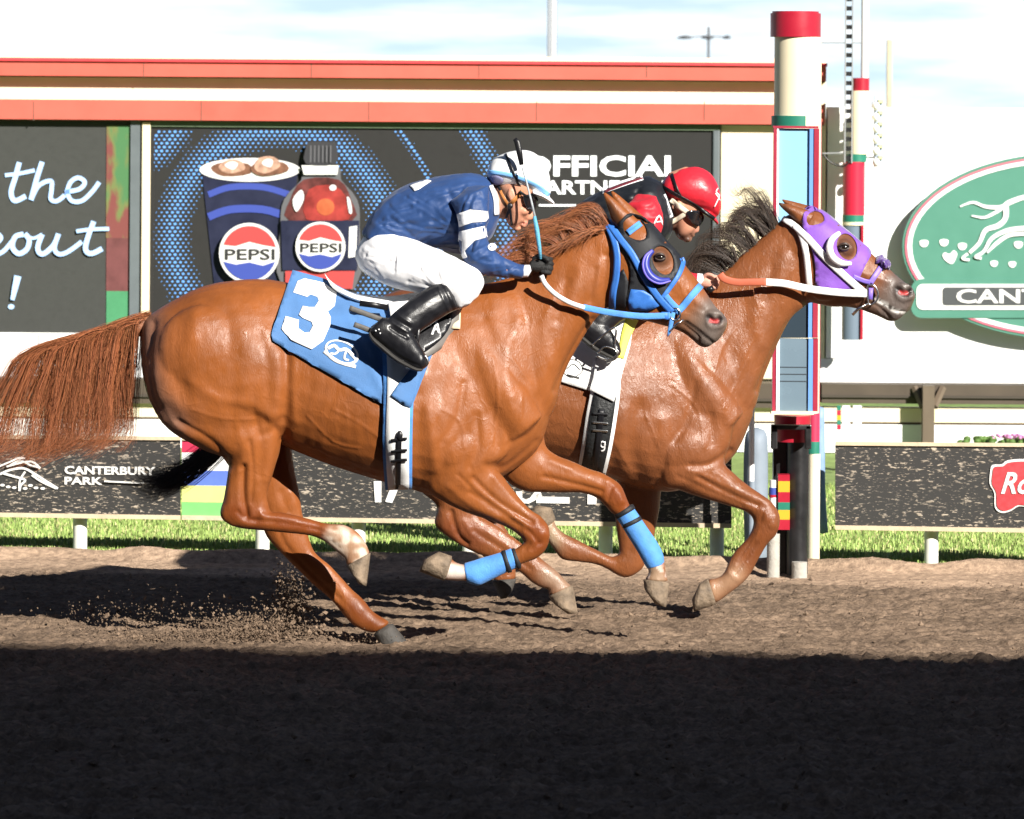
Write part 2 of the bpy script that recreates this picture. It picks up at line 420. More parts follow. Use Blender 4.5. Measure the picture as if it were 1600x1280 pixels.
Y1, Y2 = 22.0, 23.25
def hoof(name, cor_a, cor_b, sole_a, sole_b, Y, hw, m, parent):
    s = [(*cor_a, *cor_b, hw*.86, 0), (*np.array(cor_a)*.5+np.array(sole_a)*.5, *np.array(cor_b)*.5+np.array(sole_b)*.5, hw*.97, 0), (*sole_a, *sole_b, hw*1.06, 0)]
    v, f = loft(s, Y, n=20, sub=3, ex=.92)
    return mk(name, v, f, m, parent)

def offs(secs, yo): return [(a, b, c, d, hw, yo if not isinstance(yo, (list, tuple)) else yo[i], 0) for i, (a, b, c, d, hw) in enumerate(secs)]

def build_horse(Y, torso, neck, head, legs, extra, ear, strokes, coat, colfn, root, voxel=.007):
    sh = [loft([(a,b,c,d,w,0,k) for a,b,c,d,w,k in torso], Y, n=32, sub=4, ex=.92),
          loft([(a,b,c,d,w,0,k) for a,b,c,d,w,k in neck], Y, n=26, sub=4),
          loft([(a,b,c,d,w,0,k) for a,b,c,d,w,k in head], Y, n=26, sub=4, ex=.9)]
    for secs in legs: sh.append(loft(secs, Y, n=20, sub=4, ex=.95))
    sh += extra
    co, fa = fuse(sh, voxel, 5, .5)
    sh2 = [loft(e, Y, n=16, sub=4) for e in ear]
    ce, fe = fuse(sh2, .004, 3, .5)
    co = sculpt(co, fa, strokes, Y)
    # living skin is never quite smooth
    nr = normals(co, fa)
    a = vnoise(co[:,0]*14, co[:,1]*14, co[:,2]*14, 3)-.5; b = vnoise(co[:,0]*38, co[:,1]*38, co[:,2]*30, 5)-.5
    co = co + nr*(a*.003+b*.0010)[:, None]
    fa = fa+[tuple(i+len(co) for i in f) for f in fe]; co = np.concatenate([co, ce])
    c = colfn(co)
    body = mk('body', co, fa, coat, root, True, c)
    return body, co, fa, bvh(co, fa)

# ---- horse 1: chestnut, number 3
h1 = thing('racehorse', (0.0, Y1, 0), 'chestnut racehorse with blue leg bandages, nearest the camera, at full gallop', 'horse', 'galloping racehorses')
T1 = [(226,497,220,545,.05,0),(238,489,226,600,.13,0),(264,473,246,646,.20,-.05),(305,452,300,684,.255,-.05),(350,440,370,698,.272,-.08),(400,436,430,692,.268,-.1),
      (450,442,458,704,.25,-.1),(510,458,520,728,.272,-.12),(570,470,580,747,.29,-.12),(630,472,640,764,.285,-.15),(690,456,690,776,.25,-.2),
      (740,445,745,766,.215,-.22),(785,441,797,738,.195,-.2),(818,452,840,702,.15,-.15),(840,520,860,650,.08,0)]
NK1 = [(712,452,780,715,.165,-.2),(772,440,858,655,.14,-.25),(826,421,880,588,.112,-.25),(866,389,904,540,.096,-.2),(900,366,928,502,.088,-.15),(934,350,948,482,.082,-.1),(958,345,962,470,.075,0)]
HD1 = [(950,349,946,445,.065,0),(976,341,950,476,.085,.05),(1008,345,970,491,.102,.1),(1036,371,998,499,.104,.12),(1061,401,1028,507,.086,.12),(1081,427,1050,513,.071,.1),
       (1099,451,1068,520,.062,.05),(1117,478,1081,530,.058,0),(1130,490,1092,540,.060,0),(1137,503,1104,543,.048,0),(1132,518,1114,537,.02,0)]
near_hind = [(425,490,240,515,.10,-.13),(447,570,226,590,.125,-.14),(445,640,252,660,.115,-.14),(440,678,315,702,.095,-.135),(437,706,354,718,.078,-.13),
             (427,740,355,746,.06,-.13),(418,772,349,780,.048,-.13),(421,792,344,806,.045,-.13),(424,800,368,824,.044,-.13),(434,800,405,829,.04,-.13),(456,804,442,832,.034,-.13),(488,812,478,836,.029,-.13),
             (512,818,500,843,.031,-.13),(540,821,516,853,.038,-.13),(562,835,529,865,.036,-.13),(572,850,539,873,.032,-.13),(578,864,541,884,.037,-.13)]
far_hind = [(440,520,300,560,.09,.13),(448,620,320,670,.10,.14),(457,712,365,738,.085,.14),(468,772,402,790,.062,.13),(473,805,411,826,.05,.13),(483,840,421,845,.044,.13),(493,864,443,868,.036,.13),
            (520,887,486,911,.03,.13),(545,915,520,940,.031,.13),(568,937,544,970,.039,.13),(583,955,566,985,.034,.13),(608,972,582,989,.038,.13)]
near_fore = [(800,640,660,650,.07,-.15),(798,700,660,722,.085,-.145),(776,728,667,765,.082,-.14),(788,746,692,784,.068,-.135),(808,773,726,800,.056,-.13),(829,796,764,813,.047,-.13),(847,808,798,827,.042,-.13),
             (859,827,816,842,.046,-.13),(856,852,818,848,.044,-.13),(841,871,811,854,.037,-.13),(810,883,800,860,.031,-.13),(780,897,775,867,.031,-.13),(750,912,744,878,.036,-.13),
             (727,908,725,882,.033,-.13),(706,907,710,877,.033,-.13),(694,907,704,870,.037,-.13)]
far_fore = [(850,660,760,700,.08,.12),(852,695,785,745,.075,.12),(870,711,818,767,.064,.12),(893,720,864,770,.053,.12),(921,733,906,770,.045,.12),(945,741,930,777,.043,.12),(970,758,945,790,.046,.12),
            (981,783,955,801,.041,.12),(988,796,963,807,.034,.12),(1004,815,977,829,.033,.12),(1027,850,1000,867,.035,.12),(1037,873,1010,885,.036,.12),(1041,897,1013,896,.033,.12),(1044,908,1007,905,.037,.12)]
near_ear1 = [(1000,346,972,366,.032,-.055),(984,332,957,346,.030,-.058),(968,318,950,328,.022,-.06),(955,307,945,312,.012,-.06),(945,300,942,302,.003,-.06)]
far_ear1 = [(a+12, b-2, c+12, d-2, w, -yo) for a,b,c,d,w,yo in near_ear1]
ex1 = [loft([(730,480,690,490,.02,-.10),(780,545,720,570,.05,-.145),(822,605,750,645,.065,-.155),(848,650,785,695,.055,-.135)], Y1, 18, 4),     # shoulder blade
       loft([(730,480,690,490,.02,.10),(780,545,720,570,.05,.145),(822,605,750,645,.065,.155),(848,650,785,695,.055,.135)], Y1, 18, 4),
       ellipsoid(715, 700, Y1-.17, .13, .07, .11, .3), ellipsoid(322, 560, Y1-.17, .2, .11, .22, .3), ellipsoid(322, 560, Y1+.17, .2, .11, .22, .3),
       ellipsoid(995, 455, Y1-.055, .085, .04, .085), ellipsoid(995, 455, Y1+.055, .085, .04, .085),       # jowls
       ellipsoid(1029, 402, Y1-.082, .042, .028, .035, -.6), ellipsoid(1029, 402, Y1+.082, .042, .028, .035, -.6),   # eye sockets
       ellipsoid(1116, 500, Y1-.045, .05, .026, .042, -.6), ellipsoid(1116, 500, Y1+.045, .05, .026, .042, -.6)]     # nostrils
N_, F_ = (-9, -.02), (0.02, 9)
st1 = [([(447,540),(449,590),(446,640),(444,690)], 8, -12), ([(432,560),(436,600),(432,660)], 16, 7),
       ([(240,505),(234,545),(232,590),(243,640)], 6, -9), ([(262,500),(252,560),(262,620)], 12, 5), ([(276,660),(330,690),(352,715)], 5, -9),
       ([(300,598),(340,622),(390,634),(425,648)], 10, 7), ([(250,640),(320,668),(400,665)], 14, -9),
       ([(380,730),(380,770),(386,806)], 5, -16), ([(362,740),(358,790)], 6, 4), ([(402,770),(412,800)], 8, 4),
       ([(395,812),(440,818),(500,829)], 3.2, -6), ([(410,806),(460,812)], 4, 4),
       ([(395,450),(420,490),(440,530)], 16, -8), ([(345,470),(395,475)], 20, 5),
       ([(790,490),(815,550),(840,620)], 14, -6), ([(700,520),(725,570),(760,640),(780,700)], 11, -5), ([(735,520),(780,600),(815,660)], 16, 5),
       ([(652,620),(648,680),(658,745)], 15, -11), ([(690,650),(700,720)], 20, 9), ([(668,640),(680,730)], 9, 8), ([(770,640),(776,690),(772,722)], 8, -4),
       ([(800,640),(806,690),(786,726)], 18, 5), ([(838,690),(790,728),(760,727)], 6, -6),
       ([(925,500),(895,550),(870,610)], 6, -10), ([(905,495),(870,550),(840,610)], 13, 5), ([(840,440),(880,430),(930,400)], 14, -6), ([(948,400),(944,450),(950,478)], 7, -9),
       ([(740,748),(780,785),(830,815)], 4, -8), ([(770,745),(806,785),(842,808)], 5, 4), ([(735,770),(780,800),(812,822)], 4, -6), ([(838,815),(848,835)], 6, 5), ([(845,848),(832,858)], 4, -5),
       ([(720,890),(745,895)], 3, -3),
       ([(900,735),(940,750)], 5, -5, .02, 9), ([(850,745),(900,757),(940,768)], 4, -7, .02, 9), ([(962,765),(970,785)], 5, 4, .02, 9),
       ([(432,815),(445,850),(480,890),(530,935)], 4, -5, .02, 9), ([(440,770),(450,800)], 6, -5, .02, 9),
       ([(1085,541),(1092,528),(1078,515),(1068,507)], 2.6, -6), ([(1115,537),(1100,524),(1085,512),(1072,503)], 2.2, -7),     # mouth
       ([(1040,450),(1070,480),(1085,492)], 8, -5), ([(1010,435),(1050,462)], 5, 4), ([(1085,478),(1100,486)], 4, -3),
       ([(1107,496),(1113,502),(1121,503),(1126,498)], 4.6, -15), ([(1104,492),(1106,508),(1116,514),(1128,508)], 3.5, 4), ([(1108,489),(1122,489),(1131,497)], 3, 4)]
for i in range(7):
    x = 478+i*18; st1.append(([(x+10+3*i, 590+i*6), (x, 640), (x-3+i, 690)], 6, -1.1))
def veins(paths, r=2.0, mm=2.6): return [(p, r, mm) for p in paths]
st1 += [([(352,795),(350,812),(362,822)], 5, 4), ([(372,800),(384,812),(400,815)], 4, -6), ([(405,800),(412,812)], 5, 5), ([(418,815),(470,824),(505,834)], 2.2, 3), ([(505,826),(520,832)], 4, 3), ([(518,846),(530,856)], 3, -3),
        ([(396,640),(408,690),(404,740)], 6, -5), ([(420,650),(424,700),(416,750)], 6, 4), ([(370,665),(380,700),(374,735)], 6, 4), ([(390,690),(396,740),(392,785)], 3, -5),
        ([(823,828),(834,838),(842,850)], 3, -5), ([(852,822),(856,838)], 4, 4), ([(828,850),(820,858)], 3, -4), ([(805,808),(832,826)], 3, 4), ([(700,760),(735,788),(775,808)], 5, 4), ([(716,742),(750,775),(795,805)], 3, -4),
        ([(860,720),(905,738),(950,752)], 5, 5, .02, 9), ([(955,762),(950,780)], 3, -5, .02, 9), ([(968,770),(974,784)], 3, 4, .02, 9), ([(455,770),(466,800),(470,830)], 4, 4, .02, 9), ([(455,870),(500,915),(540,952)], 3, 3, .02, 9),
        ([(285,500),(275,560),(290,620)], 12, -3), ([(310,470),(300,530)], 12, 5), ([(405,520),(420,570),(418,620)], 9, -6), ([(370,500),(388,560),(380,620)], 14, 5), ([(440,655),(425,672),(410,680)], 6, -5),
        ([(460,540),(456,600),(462,660)], 7, 4), ([(475,700),(520,718),(570,738)], 6, -3), ([(610,540),(600,640),(608,720)], 7, -3),
        ([(725,600),(715,650),(690,690)], 6, -5), ([(745,650),(748,700),(735,730)], 6, -5), ([(810,500),(790,560),(800,620)], 8, 4), ([(755,500),(770,530)], 9, -4), ([(860,470),(850,520),(862,570)], 9, 4), ([(885,440),(870,500)], 8, -5), ([(905,420),(895,480)], 10, 5), ([(930,420),(922,470)], 5, -5)]
st1 += veins([[(770,560),(778,620),(770,690)], [(690,640),(720,660),(725,700)], [(520,640),(560,660),(600,690)], [(480,650),(520,690),(560,700)], [(860,660),(830,720),(800,735)],
              [(300,640),(350,655),(400,655)], [(1060,440),(1075,470)], [(1075,450),(1090,478)], [(790,690),(812,660),(815,620)], [(800,560),(830,600)]])
CH = np.array(srgb(191, 111, 56, .44))
def col1(co):
    c = np.tile(CH, (len(co), 1)); uv = proj(co)
    g = vnoise(co[:,0]*5, co[:,1]*5, co[:,2]*5, 9)[:, None]; c = c*(.86+.28*g)
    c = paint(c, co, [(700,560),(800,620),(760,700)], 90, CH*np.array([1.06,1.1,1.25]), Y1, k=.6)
    c = paint(c, co, [(228,500),(222,560),(238,625),(270,660)], 26, (.20,.115,.085), Y1, k=.75)     # buttock turned from the sun, its shade painted into the coat
    for p, lo, hi in (([(440,815),(500,830)], -9, 0), ([(840,830),(845,850)], -9, 0), ([(960,770),(975,790)], 0, 9), ([(365,800),(400,812)], -9, 0)):
        c = paint(c, co, p, 22, CH*np.array([.62,.46,.42]), Y1, lo, hi, .8)
    c = paint(c, co, [(555,950),(585,975)], 20, CH*np.array([.55,.45,.4]), Y1, 0.02, 9, .9)
    m = vnoise(co[:,0]*45, co[:,1]*45, co[:,2]*45, 4)
    sock = np.array([.30,.18,.11])+(np.array([.56,.47,.38])-np.array([.30,.18,.11]))*np.clip((m[:, None]-.30)*3.2, 0, 1)
    c = paint(c, co, [(528,838),(556,860),(570,880)], 21, sock, Y1, -9, 0, .95, 4)
    c = paint(c, co, [(700,892),(718,893)], 12, (.6,.52,.46), Y1, -9, 0, .95, 4)
    c = paint(c, co, [(1020,885),(1028,905)], 15, np.where(m[:, None] > .5, np.array([.55,.48,.42]), np.array([.3,.2,.13])), Y1, 0.02, 9, .95, 4)
    c = paint(c, co, [(1118,490),(1105,530)], 32, (.12,.10,.088), Y1, k=.95, power=4)
    c = paint(c, co, [(1085,500),(1060,512)], 18, (.13,.085,.06), Y1, k=.6)
    c = paint(c, co, [(1107,496),(1113,502),(1121,503),(1126,498)], 6, (.02,.014,.013), Y1, k=1.0, power=4); c = paint(c, co, [(1111,501),(1120,502)], 3.4, (.42,.05,.05), Y1, k=.95, power=4)
    c = paint(c, co, [(1119,536),(1100,524),(1085,512),(1072,503)], 2.2, (.02,.015,.013), Y1)
    c = paint(c, co, [(1030,402)], 22, (.07,.04,.028), Y1, k=.75, power=4)
    c = paint(c, co, [(951,322),(968,350)], 8, (.02,.013,.01), Y1, -9, 9, .85)
    return np.clip(c, .004, .9)
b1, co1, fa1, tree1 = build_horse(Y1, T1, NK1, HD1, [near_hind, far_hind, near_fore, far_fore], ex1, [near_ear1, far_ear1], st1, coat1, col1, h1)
hoof('hoof', (579,864), (541,885), (573,916), (548,894), Y1-.13, .05, hoof_m, h1)
hoof('hoof', (614,975), (584,992), (639,1005), (594,1011), Y1+.13, .052, hoof_d, h1)
hoof('hoof', (694,908), (706,869), (655,893), (686,862), Y1-.13, .05, hoof_m, h1)
hoof('hoof', (1046,912), (1005,906), (1041,949), (1007,921), Y1+.12, .05, hoof_m, h1)
def eyeball(px, py, Yc, tree, r, parent):
    p = drape([(px, py)], tree, Yc, 0)[0]; v, f = ellipsoid(px, py, p[1]+r*.62, r*1.15, r, r*.95)
    e = mk('eye', v, f, eye_m, parent)
    lid = mat('eyelid', (.035, .02, .015), rough=.45, spec=.5)
    a = []
    for t in np.linspace(math.pi*.98, .02, 9): a.append(P(px+7.6*math.cos(t), py-5.0*math.sin(t)-1, p[1]-.001-.006*math.sin(t)))
    MB().tube(a, [.002,.004,.0052,.006,.006,.0056,.005,.004,.002], 8).build('upper_eyelid', lid, parent, True)
    a = []
    for t in np.linspace(math.pi*1.02, math.pi*1.98, 9): a.append(P(px+7.6*math.cos(t), py-4.4*math.sin(t)-1, p[1]-.001+.004*math.sin(t)))
    MB().tube(a, [.002,.0034,.004,.004,.004,.004,.004,.0034,.002], 8).build('lower_eyelid', lid, parent, True)
    return e
eyeball(1031, 403, Y1, tree1, .0215, h1)

def locks(count, ncl, Y, fn, spread, thin=.9, fray=9.0):
    """hair in locks: strands of one lock run side by side, drift apart towards the tips and end at different lengths"""
    out = []; cl = rng.uniform(-1, 1, (ncl, 5)); cl[:, 4] = rng.uniform(0, 1, ncl)
    base = [catmull(np.array(fn(c[4], c)), 4) for c in cl]
    for i in range(count):
        k = rng.integers(ncl); b = base[k]; n = len(b); e = max(6, int(n*(rng.uniform(.45, 1) if rng.uniform() < .4 else rng.uniform(.85, 1)))); t = np.linspace(0, 1, n)
        o1, o2, o3 = rng.normal(0, 1, 3); ph = rng.uniform(0, 6.28)
        off = np.column_stack([(2.2+fray*t**1.5)*o1+1.6*np.sin(t*7+ph)*t, (2.0+fray*.6*t**1.5)*o2+1.2*np.cos(t*6+ph)*t])
        y = Y+cl[k][0]*spread*(1-.3*t)+(.006+.02*t)*o3-.03*t*cl[k][1]
        q = (b+off)[:e]; yy = y[:e]; u = (q[:, 0]-800)/FPX; w = -(q[:, 1]-HOR)/FPX; out.append(CAM+yy[:, None]*(np.array([0, 1, 0])+u[:, None]*RT+w[:, None]*UP))
    return out
def tail1(s, c):
    far = abs(c[2]); p = min(1, .15*s+.95*far*(.35+.65*s))                     # inner locks hang, outer locks stream back
    x0, y0 = 230-118*s, 498+34*s; run = 8+80*p; L = 188+16*c[1]-34*p; wv = (8-4*p)*math.sin(c[3]*4); tip = 14+34*abs(c[3])+30*p; x1, y1 = x0-run, y0+run*.26; D = 14+74*p
    return [(x0, y0), (x0-run*.5, y0+run*.09), (x1, y1+7), (x1-D*.24+wv*.4, y1+L*.24), (x1-D*.48+wv, y1+L*.48), (x1-D*.64-wv*.4, y1+L*.72), (x1-D*.84-wv*.4, y1+L*.92), (x1-D-tip, y1+L*1.05)]
hair('tail', locks(5600, 170, Y1, tail1, .05, fray=5), hairm, h1, .00085, (.30,.105,.045), .65)
def tail_root(s, c):
    x0, y0 = 234-30*s, 492+12*s+4*c[0]; L = 60+40*abs(c[1])
    return [(x0, y0), (x0-L*.3, y0+5+8*abs(c[2])), (x0-L*.6, y0+16+16*abs(c[2])), (x0-L*.8, y0+40+40*abs(c[2])), (x0-L*.86, y0+70+60*abs(c[3]))]
hair('tail', locks(1500, 70, Y1, tail_root, .045, fray=4), hairm, h1, .0009, (.31,.11,.047), .55)
MB().tube([P(236,506,Y1), P(205,514,Y1), P(170,522,Y1), P(125,537,Y1)], [.046,.036,.022,.006], 12).build('dock', mat('dock_hair', (.19,.07,.03), rough=.5, var=.3, vscale=60, bump=.5, bscale=200), h1, True)

def along(line, s): d = catmull(line, 10); return d[int(np.clip(s, 0, 1)*(len(d)-1))]
ML1 = [(842,420),(870,390),(900,368),(930,353),(952,347)]
def mane1(s, c):
    q = along(ML1, s); L = 66+28*c[1]; up = 14+11*c[2]+9*s
    return [(q[0], q[1]+3), (q[0]-L*.25, q[1]-up*.7), (q[0]-L*.55, q[1]-up*.8+4*c[3]), (q[0]-L*.82, q[1]-up*.2+8*c[3]), (q[0]-L*1.05, q[1]+12+16*c[3])]
hair('mane', locks(2200, 60, Y1-.03, mane1, .02, fray=5), hairm, h1, .0008, (.30,.105,.042), .5)
def neck1(s, c):
    q = along([(852,412),(882,386),(917,366),(950,354)], s); L = 38+12*c[1]
    return [(q[0], q[1]), (q[0]-L*.3, q[1]+2), (q[0]-L*.65, q[1]+10+4*c[2]), (q[0]-L, q[1]+26+6*c[3])]
hair('mane', locks(700, 36, Y1-.074, neck1, .006, fray=3), hairm, h1, .001, (.30,.105,.042), .5)

def bandage(paths, Yb, name='leg_bandage'):
    v, f = loft([(*p, Yb*0) for p in paths], Y1+Yb, n=24, sub=5); o = mk('leg_bandage', v, f, bandage_m, h1); return o
bn = bandage([(809,887,798,857,.036),(795,893,785,862,.035),(780,900,773,866,.035),(760,910,752,872,.038),(746,915,740,876,.040),(730,910,726,880,.037)], -.13)
bf = bandage([(990,793,961,807,.038),(999,806,970,820,.037),(1011,824,981,838,.037),(1026,846,996,862,.039),(1036,866,1006,880,.041),(1038,880,1011,888,.038)], .12)
def band(a, b, w, Yb, hw, par):
    a = np.array(a, float); b = np.array(b, float); n = b-a; n = np.array([-n[1], n[0]])/np.linalg.norm(n)*w/2
    v, f = loft([(*(a-n), *(b-n), hw, 0), (*(a+n), *(b+n), hw, 0)], Y1+Yb, n=24, sub=2); mk('tape', v, f, black_m, par)
band((797,895), (786,860), 6, -.13, .0375, bn); band((812,889), (801,857), 5, -.13, .0375, bn)
band((991,791), (961,808), 7, .12, .0395, bf); band((1002,809), (972,823), 6, .12, .0395, bf)

# ---- horse 2: bay, purple hood
h2 = thing('racehorse', (0.8, Y2, 0), 'dark-maned bay racehorse in a purple hood, a neck ahead behind the chestnut', 'horse', 'galloping racehorses')
T2 = [(538,497,533,545,.05,0),(550,490,540,600,.13,0),(578,473,560,645,.19,-.05),(622,454,615,690,.25,-.05),(690,442,692,700,.262,-.08),(760,448,765,692,.25,-.1),
      (820,462,825,714,.268,-.12),(880,472,885,730,.28,-.12),(940,474,945,744,.278,-.14),(995,468,1000,762,.248,-.2),(1045,456,1052,768,.215,-.22),(1090,455,1105,748,.19,-.2),(1125,470,1150,708,.145,-.15),(1150,540,1176,650,.08,0)]
NK2 = [(1030,462,1100,720,.16,-.2),(1085,448,1172,650,.135,-.25),(1125,428,1194,588,.108,-.25),(1160,396,1216,536,.094,-.2),(1190,371,1236,498,.086,-.15),(1214,349,1256,480,.08,-.1),(1234,337,1268,470,.073,0)]
HD2 = [(1222,340,1236,440,.063,0),(1246,331,1252,468,.083,.05),(1272,327,1272,474,.098,.1),(1302,343,1298,480,.101,.12),(1330,367,1320,480,.084,.12),(1354,389,1340,483,.07,.1),
       (1377,410,1358,489,.061,.05),(1400,429,1375,496,.057,0),(1419,445,1389,502,.059,0),(1430,459,1401,501,.047,0),(1427,473,1413,491,.02,0)]
near_fore2 = [(1150,640,1030,660,.07,-.14),(1142,690,1028,718,.083,-.14),(1132,722,1033,757,.08,-.135),(1148,740,1064,767,.065,-.13),(1168,757,1100,779,.053,-.13),(1188,771,1138,790,.045,-.13),(1206,785,1166,800,.041,-.13),
              (1219,808,1177,812,.044,-.13),(1214,834,1175,827,.041,-.13),(1199,851,1165,844,.034,-.13),(1184,877,1147,863,.029,-.13),(1171,899,1135,886,.034,-.13),(1156,915,1131,894,.036,-.13),(1130,935,1122,902,.031,-.13),(1117,943,1107,905,.037,-.13)]
far_fore2 = [(1045,690,960,700,.08,.12),(1035,750,962,757,.075,.12),(1030,800,961,806,.058,.12),(1021,845,965,840,.048,.12),(1011,873,967,863,.045,.12),(1000,892,962,868,.043,.12),(975,903,953,869,.037,.12),
             (940,885,934,860,.03,.12),(905,878,905,845,.029,.12),(878,874,884,835,.035,.12),(864,857,876,829,.032,.12),(850,838,868,820,.032,.12),(843,830,867,813,.036,.12)]
near_hind2 = [(745,500,560,530,.10,-.13),(775,590,545,610,.12,-.13),(772,660,590,680,.11,-.13),(764,715,632,742,.088,-.13),(752,752,662,772,.068,-.13),(746,780,682,790,.052,-.13),(748,802,679,820,.046,-.13),(760,812,702,841,.042,-.13),
              (778,822,738,862,.036,-.13),(802,839,778,877,.031,-.13),(832,862,810,893,.03,-.13),(852,878,829,909,.036,-.13),(872,894,844,918,.036,-.13),(884,907,856,921,.032,-.13),(893,915,857,930,.037,-.13)]
far_hind2 = [(745,520,600,570,.09,.13),(765,640,640,690,.09,.13),(765,720,690,745,.07,.13),(770,780,712,800,.052,.13),(784,815,724,838,.046,.13),(797,838,747,862,.036,.13),(802,862,764,880,.031,.13),(805,880,770,892,.036,.13),(806,895,772,900,.033,.13),(806,904,770,906,.036,.13)]
near_ear2 = [(1272,333,1258,356,.03,-.055),(1256,326,1245,347,.029,-.058),(1238,321,1231,334,.020,-.06),(1226,318,1222,326,.011,-.06),(1216,316,1216,319,.003,-.06)]
far_ear2 = [(a+6, b-5, c+6, d-5, w, -yo) for a,b,c,d,w,yo in near_ear2]
ex2 = [loft([(1045,485,1008,495,.02,-.10),(1092,550,1036,572,.05,-.14),(1134,605,1066,645,.065,-.15),(1162,645,1100,692,.055,-.135)], Y2, 18, 4),
       loft([(1045,485,1008,495,.02,.10),(1092,550,1036,572,.05,.14),(1134,605,1066,645,.065,.15),(1162,645,1100,692,.055,.135)], Y2, 18, 4),
       ellipsoid(1075, 700, Y2-.165, .13, .07, .11, .3),
       ellipsoid(1290, 440, Y2-.055, .085, .04, .085), ellipsoid(1290, 440, Y2+.055, .085, .04, .085),
       ellipsoid(1320, 387, Y2-.08, .042, .028, .035, -.6), ellipsoid(1320, 387, Y2+.08, .042, .028, .035, -.6),
       ellipsoid(1412, 457, Y2-.045, .05, .026, .042, -.5), ellipsoid(1412, 457, Y2+.045, .05, .026, .042, -.5)]
st2 = [([(1115,500),(1148,560),(1168,610)], 14, -6), ([(1000,640),(988,690),(998,745)], 14, -12), ([(1040,530),(1070,590),(1105,650),(1125,700)], 11, -5), ([(1075,540),(1110,610),(1140,660)], 12, 7),
       ([(1035,660),(1045,730)], 14, 9), ([(1142,705),(1110,725),(1080,728)], 5, -9), ([(1232,510),(1205,560),(1185,610)], 6, -9), ([(1165,480),(1140,560)], 12, -5), ([(1150,430),(1200,400),(1235,370)], 12, -5),
       ([(1250,400),(1250,450),(1262,474)], 7, -9), ([(1090,745),(1140,772),(1185,790)], 4, -8), ([(1120,740),(1165,768),(1200,786)], 5, 4), ([(1195,800),(1205,820)], 6, 5), ([(1180,850),(1150,895)], 3.5, -5),
       ([(705,800),(715,835),(730,850)], 4, -12), ([(740,830),(790,862),(830,890)], 3.5, -5), ([(990,820),(985,860)], 7, -5, .02, 9),
       ([(1395,504),(1384,490),(1370,478),(1355,472)], 2.4, -6), ([(1418,488),(1398,486),(1378,474),(1362,464)], 2.2, -7), ([(1335,440),(1365,455)], 8, -5), ([(1345,425),(1385,440)], 5, 4),
       ([(1403,452),(1409,458),(1417,459),(1423,454)], 4.6, -15), ([(1400,450),(1402,464),(1412,470),(1424,464)], 3.5, 4), ([(1403,446),(1418,445),(1427,453)], 3, 4)]
st2 += [([(1195,795),(1188,815)], 3, -4), ([(1210,805),(1212,825)], 4, 4), ([(1185,832),(1165,862),(1148,885)], 2.5, 3), ([(1172,848),(1152,880)], 2, -4), ([(1140,895),(1150,905)], 4, 4), ([(1060,745),(1110,768),(1160,790)], 4, -4), ([(1075,735),(1120,752),(1170,776)], 5, 4),
        ([(1085,600),(1075,650),(1055,690)], 6, -5), ([(1110,650),(1112,695)], 6, -5), ([(1135,520),(1118,570),(1125,620)], 8, 4), ([(1190,450),(1180,500),(1190,540)], 9, 4), ([(1205,420),(1195,470)], 7, -5), ([(1225,400),(1216,450)], 9, 5),
        ([(690,800),(694,825)], 5, 4), ([(725,815),(738,835)], 5, 5), ([(760,830),(810,866)], 3, 3), ([(950,690),(960,730)], 8, -4), ([(975,640),(970,700),(982,745)], 8, 4)]
st2 += veins([[(1050,600),(1090,640),(1100,700)], [(1130,560),(1150,600),(1150,650)], [(1010,650),(1030,700)], [(1160,500),(1130,540),(1110,600)], [(1180,520),(1150,590)], [(1352,430),(1372,455)], [(960,690),(985,735)], [(1170,560),(1140,620)]])
BY = np.array(srgb(170, 102, 60, .46))
def col2(co):
    c = np.tile(BY, (len(co), 1)); g = vnoise(co[:,0]*5, co[:,1]*5, co[:,2]*5, 19)[:, None]; c = c*(.84+.3*g)
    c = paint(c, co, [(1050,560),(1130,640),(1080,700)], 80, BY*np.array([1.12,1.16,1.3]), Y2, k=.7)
    c = paint(c, co, [(1190,800),(1205,820),(1165,880)], 22, BY*np.array([.75,.68,.62]), Y2, -9, 0, .8)
    c = paint(c, co, [(1150,900),(1115,925)], 18, (.33,.2,.12), Y2, -9, 0, .8)
    c = paint(c, co, [(860,900),(885,920)], 18, (.26,.17,.115), Y2, -9, 0, .9)
    c = paint(c, co, [(860,845),(850,815)], 18, (.32,.24,.16), Y2, .02, 9, .9)
    c = paint(c, co, [(700,830),(740,840)], 26, BY*np.array([.75,.6,.62]), Y2, -9, 0, .8)
    c = paint(c, co, [(1412,448),(1395,490)], 34, (.105,.088,.08), Y2, k=.95, power=4)
    c = paint(c, co, [(1372,470),(1350,482)], 18, (.1,.07,.055), Y2, k=.7)
    c = paint(c, co, [(1403,452),(1409,458),(1417,459),(1423,454)], 6, (.02,.014,.013), Y2, k=1.0, power=4); c = paint(c, co, [(1407,457),(1416,458)], 3.4, (.42,.05,.05), Y2, k=.95, power=4)
    c = paint(c, co, [(1416,489),(1398,486),(1378,474),(1362,464)], 2.2, (.02,.015,.013), Y2)
    fo = vnoise(co[:,0]*90, co[:,1]*90, co[:,2]*90, 2)
    c = paint(c, co, [(1368,468),(1385,476),(1400,487),(1413,487)], 3.0, np.where(fo[:, None] > .45, np.array([.6,.58,.55]), np.array([.1,.09,.08])), Y2)
    c = paint(c, co, [(1319,386)], 21, (.07,.042,.03), Y2, k=.7, power=4)
    c = paint(c, co, [(1219,318),(1240,337)], 4, (.03,.02,.015), Y2, k=.7)
    return np.clip(c, .004, .9)
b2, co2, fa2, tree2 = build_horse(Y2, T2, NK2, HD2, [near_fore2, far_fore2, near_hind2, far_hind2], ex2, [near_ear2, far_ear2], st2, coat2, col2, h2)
hoof('hoof', (1118,945), (1105,904), (1084,956), (1094,911), Y2-.13, .05, hoof_m, h2)
